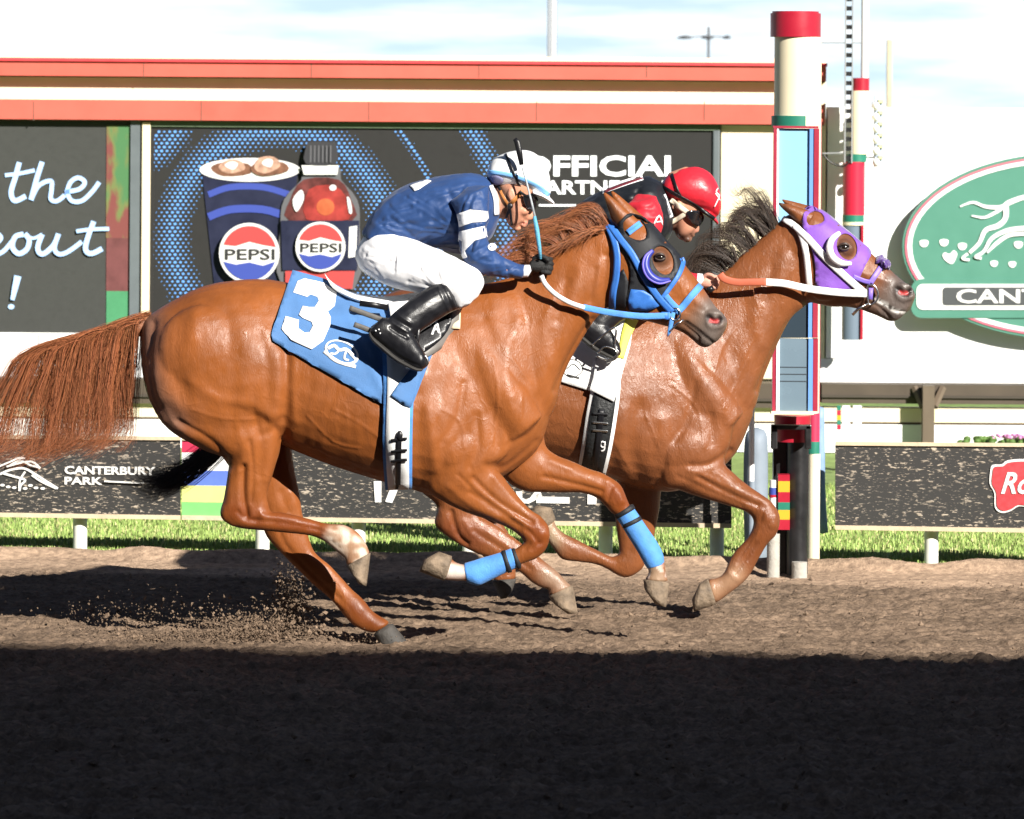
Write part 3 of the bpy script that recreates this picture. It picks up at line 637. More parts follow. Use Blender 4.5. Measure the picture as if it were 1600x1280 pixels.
hoof('hoof', (842,829), (868,811), (824,800), (862,793), Y2+.12, .048, hoof_m, h2)
hoof('hoof', (895,915), (857,932), (903,958), (867,945), Y2-.13, .05, hoof_m, h2)
hoof('hoof', (807,905), (769,907), (800,924), (782,936), Y2+.13, .048, hoof_d, h2)
eyeball(1319, 387, Y2, tree2, .0215, h2)
def tail2(s, c):
    w = 13*c[1]; k = 1.0+.22*c[2]
    return [(538-20*s, 502+14*s), (470, 560+w*.3), (410, 630+w*.6), (352, 688+w), (352-58*k, 690+46*k+w*1.2), (352-98*k, 690+64*k+w*1.3), (350-130*k, 690+56*k+w*1.4+12*c[3])]
hair('tail', locks(1100, 34, Y2, tail2, .03, fray=8), hairm, h2, .0012, (.022,.015,.012), .5)
ML2 = [(1128,424),(1150,404),(1175,381),(1200,360),(1216,347)]
def mane2(s, c):
    q = along(ML2, s); L = 52+24*c[1]; up = (36+18*c[2])*(.35+.9*s); w = 7*math.sin(c[3]*6)
    return [(q[0], q[1]+3), (q[0]-L*.28+w*.3, q[1]-up*.55), (q[0]-L*.60, q[1]-up*.9+w), (q[0]-L*.85-w, q[1]-up*.85+12*(1-s)), (q[0]-L*1.0+12*s*c[1], q[1]-up*(1.15*s)+26*(1-s)), (q[0]-L*1.1+26*s*c[1], q[1]-up*(1.35*s)+36*(1-s))]
hair('mane', locks(1900, 54, Y2-.012, mane2, .02, fray=6), hairm, h2, .0008, (.05,.034,.025), .6)

# ------------------------------------------------------------------ tack and riders
cloth_blue = mat('blue_saddle_cloth', (.06, .16, .36), rough=.7, sheen=.2, var=.10, vscale=10, bump=.25, bscale=300, bump2=.25, b2scale=9)
cloth_white = mat('white_cloth', (.75, .75, .74), rough=.75, var=.05, bump=.15, bscale=200, bump2=.3, b2scale=10)
print_white = mat('white_print', (.8, .8, .8), rough=.6)
print_black = mat('black_print', (.02, .02, .02), rough=.6)
leather = mat('black_leather', (.009, .009, .011), rough=.34, spec=.4, var=.2, vscale=25, bump=.08, bscale=200, bump2=.12, b2scale=16)
satin_blue = mat('blue_silks', (.019, .052, .16), rough=.52, spec=.3, sheen=.08, var=.12, vscale=7, bump=.1, bscale=500, bump2=.4, b2scale=14)
satin_white = mat('white_silks', (.76, .77, .80), rough=.5, sheen=.2, var=.05, bump=.1, bscale=400, bump2=.3, b2scale=14)
breech = mat('white_breeches', (.74, .74, .76), rough=.65, sheen=.2, var=.04, vscale=6, bump=.08, bscale=400, bump2=.35, b2scale=9)
skin = mat('skin', vcol=True, rough=.48, spec=.4, var=.12, vscale=30, bump=.12, bscale=250)
glovem = mat('black_glove', (.014, .014, .014), rough=.7, var=.3, vscale=40, bump=.4, bscale=200)
navy_cup = mat('navy_cup', (.03, .04, .28), rough=.4, var=.1)
purple = mat('purple_lycra', (.19, .07, .42), rough=.55, sheen=.3, var=.14, vscale=10, bump=.2, bscale=300, bump2=.35, b2scale=14)
purple_f = mat('purple_fleece', (.07, .02, .2), rough=.9, sheen=.5, var=.4, vscale=50, bump=1, bscale=90)
lens_m = mat('dark_lens', (.01, .01, .012), rough=.06, spec=.8, coat=1)
red_silk = mat('red_silks', (.46, .018, .032), rough=.48, spec=.3, sheen=.05, var=.14, vscale=9, bump=.1, bscale=400, bump2=.4, b2scale=16)
black_silk = mat('black_silks', (.010, .012, .016), rough=.45, spec=.3, sheen=.02, var=.2, vscale=9, bump=.1, bscale=400, bump2=.5, b2scale=14)

def decal(name, loops, tree, Yc, off, m, parent, step=8):
    for outer, *holes in loops: patch(name, outer, tree, Yc, off, m, parent, holes, step, t=.0012)
def obj_tree(o):
    me = o.data; v = np.array([q.co[:] for q in me.vertices]); return BVHTree.FromPolygons([tuple(c) for c in v], [tuple(p.vertices) for p in me.polygons])
def shift(secs, dx, dy=0): return [(q[0]+dx, q[1]+dy, q[2]+dx, q[3]+dy, *q[4:]) for q in secs]
def shrink(secs, k=.84, c=(630, 520)): return [(c[0]+(a-c[0])*k, c[1]+(b-c[1])*k, c[0]+(d-c[0])*k, c[1]+(e-c[1])*k, w*k, yo*.93) for a, b, d, e, w, yo in secs]
def flip(secs): return [(*q[:5], -q[5], *q[6:]) for q in secs]
def ring(px, py, Y, r, tr, m, name, parent, sx=1.0):
    pts = [P(px+r*sx*math.cos(t), py+r*math.sin(t), Y) for t in np.linspace(0, 2*math.pi, 25)]
    return MB().tube(pts, tr, 8, False).build(name, m, parent, True)
def ell(cx, cy, rx, ry, rot=0, n=24): return [(cx+rx*math.cos(t)*math.cos(rot)-ry*math.sin(t)*math.sin(rot), cy+rx*math.cos(t)*math.sin(rot)+ry*math.sin(t)*math.cos(rot)) for t in np.linspace(0, 2*math.pi, n, endpoint=False)]

# ---- number cloth, horse 1
sc1 = patch('saddle_cloth', [(457,422),(508,436),(548,458),(600,474),(690,468),(712,490),(680,542),(643,637),(603,635),(500,576),(426,533),(424,524),(437,482)],
            tree1, Y1, .010, cloth_blue, None, step=6, t=.004, relax=12)
tag(sc1, 'blue saddle cloth with a big white number 3 on the chestnut horse', 'saddle cloth')
me = sc1.data                                   # creases where the girth and the rider pull it
vv = np.array([q.co[:] for q in me.vertices]); uvv = proj(vv); dy = np.zeros(len(vv))
for pts, r, mm in (([(525,455),(560,530),(600,615)], 4, -7), ([(534,455),(572,530),(606,600)], 4, 6), ([(545,470),(590,545)], 3, -6), ([(470,500),(500,520)], 3, -3), ([(455,470),(490,492)], 3, 4),
                   ([(440,520),(500,560),(590,625)], 3, -3), ([(465,440),(452,500)], 5, 3)):
    dy += mm/1000*np.exp(-(dist_poly(uvv, pts)/r)**2)
vv[:, 1] += dy; me.vertices.foreach_set('co', vv.ravel()); me.update()
tsc1 = obj_tree(sc1)
three = [(458,457),(465,439),(477,435),(506,442),(526,457),(523,478),(512,487),(517,496),(516,508),(505,533),(487,546),(456,532),(440,514),(446,494),(467,500),(466,513),(476,520),(484,519),(489,509),(487,503),(473,497),(467,492),(473,478),(483,480),(492,480),(498,470),(496,464),(485,460),(480,464),(477,463)]
decal('number', [[three]], tsc1, Y1, .010, print_white, sc1, 4)
decal('emblem', [[smooth_loop(ell(534, 551, 28, 18, .42)), smooth_loop(ell(534, 550, 24.5, 14.5, .42))]], tsc1, Y1, .006, print_white, sc1, 6)
def strokes(name, lines, tree, Yc, off, m, parent, w=3): 
    for L in lines: ribbon(name, L[0] if isinstance(L, tuple) else L, L[1] if isinstance(L, tuple) else w, tree, Yc, off, m, parent, t=.001, sub=3)
strokes('emblem_mark', [([(512,545),(522,540),(530,547),(541,546),(552,556)], 5), ([(530,547),(524,553),(516,552)], 3), ([(541,548),(538,560),(545,563)], 3), ([(546,552),(556,562)], 3), ([(506,549),(530,566),(556,573)], 5)], tsc1, Y1, .006, print_white, sc1)

# ---- saddle and girth, horse 1
sd1 = thing('saddle', tuple(P(620, 480, Y1)), 'white and black racing saddle with white girth under the blue-shirted rider', 'saddle')
v, f = loft([(507,427,511,434,.03,0),(519,441,521,451,.08,0),(548,456,550,469,.11,0),(585,463,586,480,.12,0),(625,461,628,486,.11,0),(665,453,670,484,.10,0),(695,448,700,480,.07,0)], Y1, 24, 4); mk('seat', v, f, white_tack, sd1)
ribbon('panel', [(608,482),(640,476)], 26, tsc1, Y1, .045, white_tack, sd1, t=.006)
patch('flap', smooth_loop([(648,470),(685,452),(712,470),(716,500),(703,530),(678,552),(655,560),(645,530),(640,495)], 3), tsc1, Y1, .014, mat('grey_trim', (.16,.15,.14), rough=.5), sd1, step=8, t=.006, maxdepth=0, relax=10)
fl = patch('flap', smooth_loop([(650,472),(682,456),(703,474),(706,500),(694,525),(672,545),(655,552),(646,528),(642,497)], 3), tsc1, Y1, .024, leather, sd1, step=8, t=.004, maxdepth=0, relax=10)
tfl = obj_tree(fl)
decal('lettering', [[[(673,523),(681,503),(684,503),(688,521),(684,521),(683,516),(679,516),(677,523)], [(680,513),(682.5,513),(682,507)]], [[(671,500),(674,499),(674,510),(671,511)]], [[(664,506),(667,505),(664,512),(661,512)]], [[(666,504),(671,502),(671,505),(666,507)]]], tfl, Y1, .006, print_white, sd1, 5)
ribbon('trim', [(713,482),(712,514)], 14, tree1, Y1, .010, mat('cream_trim', (.62,.52,.36), rough=.7), sd1)
gw = [(622,552),(623,600),(622,650),(621,700),(623,764)]
ribbon('girth_backing', gw, [50,48,46,46,42], tree1, Y1, .022, bandage_m, sd1, t=.005, relax=6)
girth = ribbon('girth', gw, [36,35,36,36,33], tree1, Y1, .029, white_tack, sd1, t=.006, relax=6)
tg = obj_tree(girth)
ribbon('girth_strap', [(624,678),(623,710),(622,764)], 8, tg, Y1, .008, leather, girth, t=.004)
for y in (686, 704, 719): ribbon('buckle', [(611,y+2),(624,y),(636,y-1)], 3.6, tg, Y1, .012, leather, girth, t=.005)
v, f = ellipsoid(624.5, 680, float(np.array([q.co[1] for q in girth.data.vertices]).min())-.008, .013, .008, .018); mk('keeper', v, f, leather, girth)
patch('cloth_end', [(611,618),(622,601),(640,578),(668,564),(642,637),(633,634)], tree1, Y1, .042, cloth_blue, sd1, step=7, t=.004, relax=8)
MB().tube([P(562,474,Y1-.22), P(585,477,Y1-.22), P(606,481,Y1-.2)], .012, 8, flat=.5).build('strap', leather, sd1, True)
for a in ([(546,481),(570,490),(606,503)], [(553,507),(572,514),(585,520)]):
    MB().tube([P(x, y, Y1-.335) for x, y in catmull(a, 4)], .011, 8, flat=.35).build('strap', mat('grey_strap', (.09,.085,.08), rough=.6, var=.3, vscale=40), sd1, True)
MB().tube([P(x, y, Y1-.34) for x, y in ((655,500),(652,530),(649,556))], .009, 8, flat=.5).build('stirrup_leather', leather, sd1, True)
st = [P(x, y, Y1-.375) for x, y in catmull([(648,545),(664,556),(668,568),(655,577),(636,573),(630,563),(641,550),(648,545)], 4)]
MB().tube(st, .0055, 8, False).build('stirrup', steel, sd1, True)

def cup(pts, rad, Y):
    q = catmull(np.column_stack([np.array(pts, float), rad]), 5); return MB().tube([P(a, b, Y-o) for a, b, o, r in q], [r for *_, r in q], 12)
# ---- hood and bridle, horse 1
hood1 = thing('blinker_hood', tuple(P(1010, 410, Y1)), 'black blinker hood with blue trim on the chestnut horse', 'hood')
eye_h = ell(1036, 407, 16, 23, -.35)
hd = patch('hood', smooth_loop([(984,334),(1008,341),(1024,356),(1042,378),(1066,407),(1058,432),(1042,456),(1030,478),(1006,487),(983,484),(979,466),(985,440),(984,414),(974,390),(966,370),(966,352),(974,340)], 3),
           tree1, Y1, .006, black_m, hood1, holes=[smooth_loop([(974,348),(986,338),(1002,346),(1010,358),(1010,371),(1000,376),(986,372),(976,362)], 2), eye_h], step=6, t=.004, mirror=True)
th1 = BVHTree.FromPolygons([tuple(c) for c in co1], fa1)
ribbon('trim', [(1065,403),(1067,412),(1059,432),(1043,455),(1032,470)], 7, tree1, Y1, .011, blue_tack, hood1, mirror=True)
patch('cheek_panel', [(986,452),(1006,454),(1028,468),(1030,478),(1012,486),(984,484),(981,470)], tree1, Y1, .012, blue_tack, hood1, step=7, mirror=True)
patch('jaw_panel', [(958,446),(974,420),(982,440),(978,484),(960,484)], tree1, Y1, .006, black_m, hood1, step=7)
ribbon('ear_band', [(981,364),(990,357),(1001,349)], 10, tree1, Y1, .008, bandage_m, hood1)
dep = drape([(1014, 412)], tree1, Y1, 0)[0][1]
cup(((1020,392,0),(1011,402,.012),(1009,417,.02),(1016,431,.022),(1030,439,.018),(1046,437,.004)), [.009,.014,.017,.018,.016,.008], dep-.010).build('blinker_cup', navy_cup, hood1, True)
cup(((1019,391,0),(1008,401,.012),(1005,417,.02),(1013,434,.022),(1030,443,.018),(1048,439,.004)), [.003,.005,.006,.006,.005,.003], dep-.020).build('cup_edge', mat('violet_edge', (.16,.13,.62), rough=.5), hood1, True)

br1 = thing('bridle', tuple(P(1050, 480, Y1)), 'light blue bridle with white and blue reins on the chestnut horse', 'bridle')
ribbon('headpiece', [(944,342),(957,368),(964,398),(963,430),(958,458),(956,484)], 10.5, tree1, Y1, .014, blue_tack, br1, mirror=True)
ribbon('cheekpiece', [(950,346),(968,372),(988,398),(1006,432),(1028,464),(1050,488)], 10.5, tree1, Y1, .016, blue_tack, br1, mirror=True)
ribbon('noseband', [(1095,446),(1080,463),(1066,480),(1056,489)], 10.5, tree1, Y1, .010, bandage_m, br1, mirror=True)
ribbon('strap', [(1040,462),(1050,474),(1060,484)], 9, tree1, Y1, .012, bandage_m, br1)
dm = drape([(1054, 493)], tree1, Y1, 0)[0][1]
ring(1055, 491, dm-.022, 9.5, .0042, steel, 'bit_ring', br1, .85)
MB().tube([P(1068,500,dm-.03), P(1058,506,dm-.03), P(1047,518,dm-.025)], .004, 8).build('bit_bar', steel, br1, True)
MB().tube([P(1052,488,dm-.02), P(1049,503,dm-.02), P(1046,518,dm-.02), P(1043,526,dm-.02)], [.009,.010,.008,.002], 8, flat=.4).build('strap_end', bandage_m, br1, True)
rp = catmull([(846,431),(852,444),(868,460),(890,473),(913,481)], 5)
MB().tube([P(x, y, Y1-.16+.03*i/len(rp)) for i, (x, y) in enumerate(rp)], .0105, 10).build('rein_grip', white_tack, br1, True)
rp = catmull([(911,480),(950,488),(1000,494),(1048,493)], 5)
MB().tube([P(x, y, Y1-.13+(dm-.02-Y1+.13)*i/len(rp)) for i, (x, y) in enumerate(rp)], .0135, 10, flat=.2).build('rein', bandage_m, br1, True)
MB().tube([P(1033,493,dm-.022), P(1045,494,dm-.024)], .016, 10, flat=.45).build('rein_keeper', blue_tack, br1, True)

# ---- hood, bridle, cloth, saddle of horse 2
hood2 = thing('blinker_hood', tuple(P(1300, 390, Y2)), 'purple stretch hood with white eye cups on the bay horse', 'hood')
patch('hood', smooth_loop([(1258,327),(1270,323),(1292,334),(1312,351),(1342,376),(1361,394),(1352,414),(1343,434),(1336,444),(1324,454),(1300,453),(1277,450),(1274,420),(1270,395),(1262,374),(1254,352)], 3),
      tree2, Y2, .006, purple, hood2, holes=[smooth_loop([(1260,339),(1272,330),(1284,334),(1288,345),(1278,351),(1264,352)], 2), ell(1323, 386, 15.5, 21, -.3)], step=6, t=.004, mirror=True)
dep = drape([(1300, 390)], tree2, Y2, 0)[0][1]
cup(((1312,364,.0),(1300,374,.012),(1296,388,.02),(1301,402,.022),(1314,411,.016),(1330,412,.004)), [.010,.014,.016,.016,.014,.008], dep-.012).build('blinker_cup', white_tack, hood2, True)
br2 = thing('bridle', tuple(P(1360, 460, Y2)), 'white bridle with white and orange reins on the bay horse', 'bridle')
ribbon('headpiece', [(1224,342),(1240,352),(1252,366),(1260,400),(1265,452)], [9,10,11,10,9.5], tree2, Y2, .014, white_tack, br2, mirror=True)
ribbon('cheekpiece', [(1240,352),(1262,372),(1290,403),(1322,433),(1350,457)], [9,11,11,11,11], tree2, Y2, .017, white_tack, br2, mirror=True)
ribbon('noseband', [(1333,432),(1350,439),(1360,441)], 7, tree2, Y2, .010, mat('violet_strap', (.22,.14,.6), rough=.5, var=.1), br2)
ribbon('noseband', [(1360,442),(1370,427),(1381,411)], 8, tree2, Y2, .010, MATS['violet_strap'], br2, mirror=True)
v, f = ellipsoid(1379, 412, Y2, .04, .075, .024, -.75); vv = np.array(v); vv += (vnoise(vv[:,0]*70, vv[:,1]*70, vv[:,2]*70, 1)[:, None]-.5)*.022; mk('shadow_roll', vv, f, purple_f, br2)
dm2 = drape([(1360, 460)], tree2, Y2, 0)[0][1]
MB().tube([P(x, y, dm2-.02) for x, y in catmull([(1356,446),(1366,446),(1372,458),(1369,471),(1358,476),(1355,460),(1356,446)], 4)], .0042, 8, False).build('bit_ring', steel, br2, True)
MB().tube([P(1361,450,dm2-.014), P(1360,468,dm2-.014)], .010, 8, flat=.4).build('strap_end', MATS['violet_strap'], br2, True)
MB().tube([P(1357,474,dm2-.02), P(1342,482,dm2-.02), P(1332,492,dm2-.012)], [.004,.006,.007], 8).build('bit_bar', steel, br2, True)
rp = catmull([(1196,441),(1225,443),(1262,451),(1310,457),(1354,459)], 5)
MB().tube([P(x, y, Y2-.155+(dm2-.02-Y2+.155)*i/len(rp)) for i, (x, y) in enumerate(rp)], .0165, 10, flat=.2).build('rein', white_tack, br2, True)
rp = catmull([(1125,428),(1132,436),(1150,441),(1172,441),(1197,441)], 5)
MB().tube([P(x, y, Y2-.165) for x, y in rp], .0165, 10, flat=.2).build('rein_grip', mat('orange_rubber', (.42,.10,.05), rough=.6, var=.12), br2, True)

sc2 = patch('saddle_cloth', [(800,470),(960,476),(990,500),(985,540),(970,590),(959,628),(925,612),(880,598),(830,575),(780,540)], tree2, Y2, .012, cloth_white, None, step=8, t=.004, relax=8)
tag(sc2, 'white saddle cloth showing under the bay horse rider\'s boot', 'saddle cloth'); tsc2 = obj_tree(sc2)
strokes('emblem_mark', [([(879,572),(890,562),(905,566),(910,580),(895,590),(882,584),(879,572)], 1.2), ([(886,576),(896,569),(906,578)], 1.5), ([(886,586),(905,591)], 3)], tsc2, Y2, .005, print_black, sc2)
sd2 = thing('saddle', tuple(P(940, 520, Y2)), 'black racing saddle and black girth on the bay horse', 'saddle')
v, f = loft([(830,440,832,448,.03,0),(850,452,852,466,.09,0),(890,462,892,480,.12,0),(940,462,944,486,.11,0),(990,452,994,480,.08,0)], Y2, 22, 4); mk('seat', v, f, leather, sd2)
gw = [(948,560),(946,610),(940,650),(932,700),(922,748)]
ribbon('girth_backing', gw, [44,46,48,47,44], tree2, Y2, .020, white_tack, sd2, t=.005, relax=6)
g2 = ribbon('girth', gw, [34,35,37,36,34], tree2, Y2, .027, mat('black_girth', (.016,.017,.018), rough=.5, var=.3, bump=.4, bscale=80), sd2, t=.005, relax=6); tg2 = obj_tree(g2)
strokes('lettering', [([(945,692),(941,690),(938,694),(941,699),(945,697),(945,690)], 2.2), ([(945,694),(944,703),(939,705)], 2.2)], tg2, Y2, .008, print_white, g2)
for y in (646, 660, 672): ribbon('buckle', [(926,y),(938,y+1),(950,y+2)], 3, tg2, Y2, .010, steel if y > 650 else leather, g2, t=.004)
ribbon('girth_strap', [(940,640),(935,690),(928,745)], 9, tg2, Y2, .008, leather, g2, t=.004)
ribbon('trim', [(988,498),(978,525),(970,560)], [20,15,9], tree2, Y2, .020, mat('yellow_pad', (.62,.62,.10), rough=.6, var=.08), sd2, t=.006)
patch('cloth_end', [(932,560),(969,560),(971,590),(959,628),(921,609),(927,590)], tree2, Y2, .042, cloth_white, sd2, step=7, t=.004, relax=8)
for a in ([(925,540),(940,526),(962,512),(960,540),(966,552),(950,562),(932,556)], [(934,552),(945,542),(962,548),(962,560),(948,566)]):
    MB().tube([P(x, y, Y2-.37) for x, y in catmull(a, 4)], .005, 8).build('stirrup', steel, sd2, True)

# ---- riders
def folds_at(c, n, ang, spread, length, box, amp=5, r=2.6, seed=1):
    """creases fanning out from a point where the cloth is pulled"""
    g = np.random.default_rng(seed); out = []
    for i in range(n):
        a = R(ang+g.uniform(-spread, spread)); L = length*g.uniform(.5, 1.1); s0 = g.uniform(.05, .35)*L
        x0, y0 = c[0]+math.cos(a)*s0+g.normal(0, 3), c[1]+math.sin(a)*s0+g.normal(0, 3); x1, y1 = c[0]+math.cos(a)*L, c[1]+math.sin(a)*L; b = g.normal(0, 4)
        p = [(x0, y0), ((x0+x1)/2+b, (y0+y1)/2-b), (x1, y1)]; k = g.uniform(.6, 1.2)
        out.append((p, r*g.uniform(.8, 1.5), -amp*k)); out.append(([(q[0]+3.2, q[1]+2.6) for q in p], r*1.3, amp*.7*k))
    return out
def hand(px, py, Y, s=1.0, ang=0.0, gl=True):
    """closed fist: palm, four curled fingers of unequal length, thumb from the side of the palm"""
    def q(x, y, z): return P(px+(x*math.cos(ang)-y*math.sin(ang))*s, py+(x*math.sin(ang)+y*math.cos(ang))*s, Y+z)
    sh = [loft([(px-10*s, py-8*s, px-11*s, py+9*s, .026*s, 0), (px, py-11*s, px-2*s, py+11*s, .033*s, 0), (px+9*s, py-10*s, px+7*s, py+9*s, .030*s, 0)], Y, 14, 3)]
    for i, (o, L) in enumerate(((-10.5, .92), (-3.8, 1.0), (3.2, .96), (9.4, .78))):
        pts = [q(6, o, -.012), q(6+11*L, o+.5, -.020), q(6+15*L, o+1.5, .004), q(6+9*L, o+2, .028), q(2, o+2, .030)]
        sh.append(tube(catmull(pts, 4), [.0098*s]*17, 8))
    pts = [q(-6, -9, -.010), q(2, -14, -.026), q(11, -12, -.036), q(17, -6, -.034)]
    sh.append(tube(catmull(pts, 4), list(np.linspace(.0115, .0085, 13)*s), 8))
    return fuse(sh, .0032, 2, .45)

def rider(Y, root, torso, neckhd, arm, cuff_from, thigh, calf, foot, handpos, face_pts, mj, sleeve_m, hat_secs, brim_secs, mh, glove_m, beard, pant_top):
    far = lambda s: flip(s)
    slim = lambda s, k: [((a+c)/2+(a-c)/2*k, (b+d)/2+(b-d)/2*k, (a+c)/2-(a-c)/2*k, (b+d)/2-(b-d)/2*k, w*k, *r) for a,b,c,d,w,*r in s]
    # body: one continuous skin
    sh = [loft(slim(torso, .86), Y, 18, 3), loft(neckhd, Y, 22, 4)]
    for s in (arm, far(arm), thigh, far(thigh), calf, far(calf), foot, far(foot)): sh.append(loft(slim(s, .84), Y, 14, 3))
    sh += face_pts['shapes']
    co, fa = fuse(sh, .0055, 2, .4)
    co = sculpt(co, fa, face_pts['strokes'], Y)
    c = np.tile(np.array([.50,.235,.15]), (len(co), 1))*(.9+.2*vnoise(co[:,0]*40, co[:,1]*40, co[:,2]*40, 8)[:, None])
    for pts, r, cc, k in face_pts['paint']: c = paint(c, co, pts, r, cc, Y, k=k)
    body = mk('body', co, fa, skin, root, True, c); tb = bvh(co, fa)
    def wear(name, shapes, m, vox=.006, it=4, folds=(), amp=.006, fr=16):
        co, fa = fuse(shapes, vox, it, .5); co = sculpt(co, fa, folds, Y); nr = normals(co, fa)
        q = vnoise(co[:,0]*fr+co[:,2]*fr*.6, co[:,1]*fr, co[:,2]*fr*1.4-co[:,0]*fr*.5, 6)-.5; q2 = vnoise(co[:,0]*fr*2.6, co[:,1]*fr*2.6, co[:,2]*fr*2.6, 11)-.5
        co = co+nr*(q*amp+q2*amp*.4)[:, None]; return mk(name, co, fa, m, root), co, fa
    out = {'body': body, 'tb': tb}
    out['jacket'] = wear('jacket', [loft(torso, Y, 24, 4, .9)], mj, folds=face_pts.get('folds', ()), amp=.010)
    ua = arm[:cuff_from+1]
    out['sleeve'] = wear('sleeve', [loft(ua, Y, 20, 4)], sleeve_m, folds=face_pts.get('sfolds', ()), amp=.009, fr=22)
    wear('sleeve', [loft(far(ua), Y, 20, 4)], sleeve_m, amp=.009, fr=22)
    cu = arm[cuff_from:]
    for s in (cu, far(cu)): v, f = loft([(*q[:4], q[4]*.92, *q[5:]) for q in s], Y, 16, 3); mk('cuff', v, f, satin_white, root)
    out['breeches'] = wear('breeches', [loft(thigh, Y, 24, 4, .95), loft(far(thigh), Y, 24, 4, .95), loft(pant_top, Y, 24, 4)], breech, amp=.007, folds=face_pts.get('pfolds', ()), fr=12)
    for s in (calf, far(calf)):
        ft = foot if s is calf else far(foot)
        wear('boot', [loft(s, Y, 20, 4), loft(ft, Y, 18, 4)], leather, vox=.005, it=2, amp=.0025, fr=24, folds=face_pts.get('bfolds', ()) if s is calf else ())
        v, f = loft([((a*.12+c*.88), (b*.12+d*.88), c-1.0, d+3.2, w*1.02, yo) for a, b, c, d, w, yo in ft], Y, 16, 3); mk('boot_sole', v, f, mat('worn_sole', (.03,.028,.026), rough=.7, var=.3, vscale=40), root)
    hp = handpos
    for sg in (-1, 1):
        co, fa = hand(hp[0], hp[1], Y+sg*hp[2], hp[3])
        mk('glove', co, fa, glove_m, root)
    out['helmet'] = wear('helmet', [loft(hat_secs, Y, 28, 4), loft(brim_secs, Y, 20, 4)], mh, vox=.005, it=3, amp=.002, fr=30)
    return out

nk1 = [(760,284,772,338,.075,0),(778,290,790,342,.06,0),(800,270,786,330,.07,0)]
head1 = [(836,250,782,252,.055,0),(848,270,772,272,.074,0),(846,292,773,292,.078,0),(836,310,778,308,.074,0),(829,326,785,322,.066,0),(825,340,789,336,.056,0),(815,351,792,347,.042,0),(806,357,795,352,.02,0)]
face1 = {'shapes': [loft(head1, Y1, 24, 4),
                    loft([(828,316,822,320,.008,0),(832,326,822,328,.012,0),(834.5,337,822,338,.016,0),(832,343,820,343,.015,0),(826,344,818,344,.008,0)], Y1, 14, 4),
                    ellipsoid(821, 348.5, Y1, .012, .024, .007, -.5), ellipsoid(818, 353, Y1, .012, .022, .007, -.5), ellipsoid(808, 357, Y1, .016, .022, .012),
                    ellipsoid(799, 305, Y1-.078, .014, .010, .028, .2), ellipsoid(799, 305, Y1+.078, .014, .010, .028, .2), ellipsoid(818, 330, Y1-.045, .024, .02, .018)],
         'strokes': [([(826,351),(816,349),(811,352)], 1.4, -3), ([(799,301),(801,310)], 3, -5), ([(826,322),(818,322)], 3, -4), ([(823,345),(816,340)], 2.2, -2)],
         'paint': [([(824,348.5),(816,350)], 3, (.42,.13,.10), .6), ([(818,332)], 10, (.55,.22,.13), .5), ([(776,292),(786,300),(792,330)], 7, (.03,.02,.015), .8)],
         'folds': [([(700,300),(720,340),(716,380)], 5, -9), ([(590,345),(610,330),(640,325)], 4, -6), ([(585,335),(620,305)], 4, 5), ([(600,352),(640,350),(690,345)], 4, -5), ([(640,372),(670,350)], 4, 5), ([(610,340),(640,365)], 3, -5), ([(660,380),(690,360)], 4, -5), ([(735,290),(700,320)], 5, -5), ([(650,300),(700,300)], 8, 4)]+folds_at((716,365),7,190,38,110,None,5,2.8,3)+folds_at((585,345),8,-10,45,85,None,5,2.6,4)+folds_at((735,290),5,150,35,70,None,4,2.8,5),
         'bfolds': [([(615,497),(628,505),(640,512)], 2.6, -6), ([(612,504),(626,513),(638,520)], 2.2, 5), ([(610,512),(624,522),(636,528)], 2.4, -5), ([(622,492),(642,505)], 2.4, 4), ([(690,446),(708,484)], 1.6, -3), ([(684,449),(702,487)], 1.6, 2.5), ([(600,540),(628,560),(655,572)], 1.8, -4), ([(580,522),(600,540)], 1.8, -4)], 'sfolds': [([(724,335),(750,332)], 3, -5), ([(722,352),(755,350)], 3, 4), ([(735,395),(760,385)], 3, -6), ([(740,405),(765,398)], 3, 5), ([(770,395),(775,425)], 3, -3), ([(728,318),(755,312)], 4, 4), ([(785,402),(795,428)], 2.5, -3), ([(750,395),(775,410)], 3, 3)]+folds_at((732,405),7,-30,50,60,None,4,2.2,6)+folds_at((740,300),5,80,40,50,None,4,2.4,7)+folds_at((812,424),4,190,20,40,None,3,2,8),
         'pfolds': [([(630,370),(660,400),(690,440)], 5, -4), ([(575,385),(600,400)], 4, -4), ([(690,440),(715,415)], 4, -5), ([(675,452),(700,440)], 3, 5), ([(660,440),(690,455)], 3, -4), ([(570,420),(600,440)], 4, 3)]+folds_at((700,462),9,215,45,70,None,4,2.4,9)+folds_at((617,366),6,60,45,60,None,4,2.6,10)+folds_at((745,440),6,160,50,55,None,3.5,2.2,11)+folds_at((562,395),5,20,35,50,None,3,2.4,12)}
p1 = thing('person', tuple(P(640, 470, Y1)), 'rider in blue and white silks and white breeches crouched on the chestnut horse', 'person', 'riders')
torso1 = [(566,364,606,398,.145,0),(573,350,622,388,.152,0),(591,321,642,384,.152,0),(622,296,668,386,.158,0),(660,282,700,388,.168,0),(700,273,736,389,.18,0),(736,270,768,372,.172,0),(758,276,777,346,.12,0),(766,284,780,338,.078,0)]
arm1 = [(764,290,702,316,.075,-.155),(765,318,712,334,.074,-.18),(763,342,715,350,.068,-.195),(759,368,716,376,.062,-.205),(768,385,723,407,.060,-.21),(775,393,737,421,.054,-.205),(791,404,763,431,.046,-.19),(813,413,808,435,.038,-.16),(820,414,816,434,.034,-.15),(828,414,825,433,.033,-.14)]
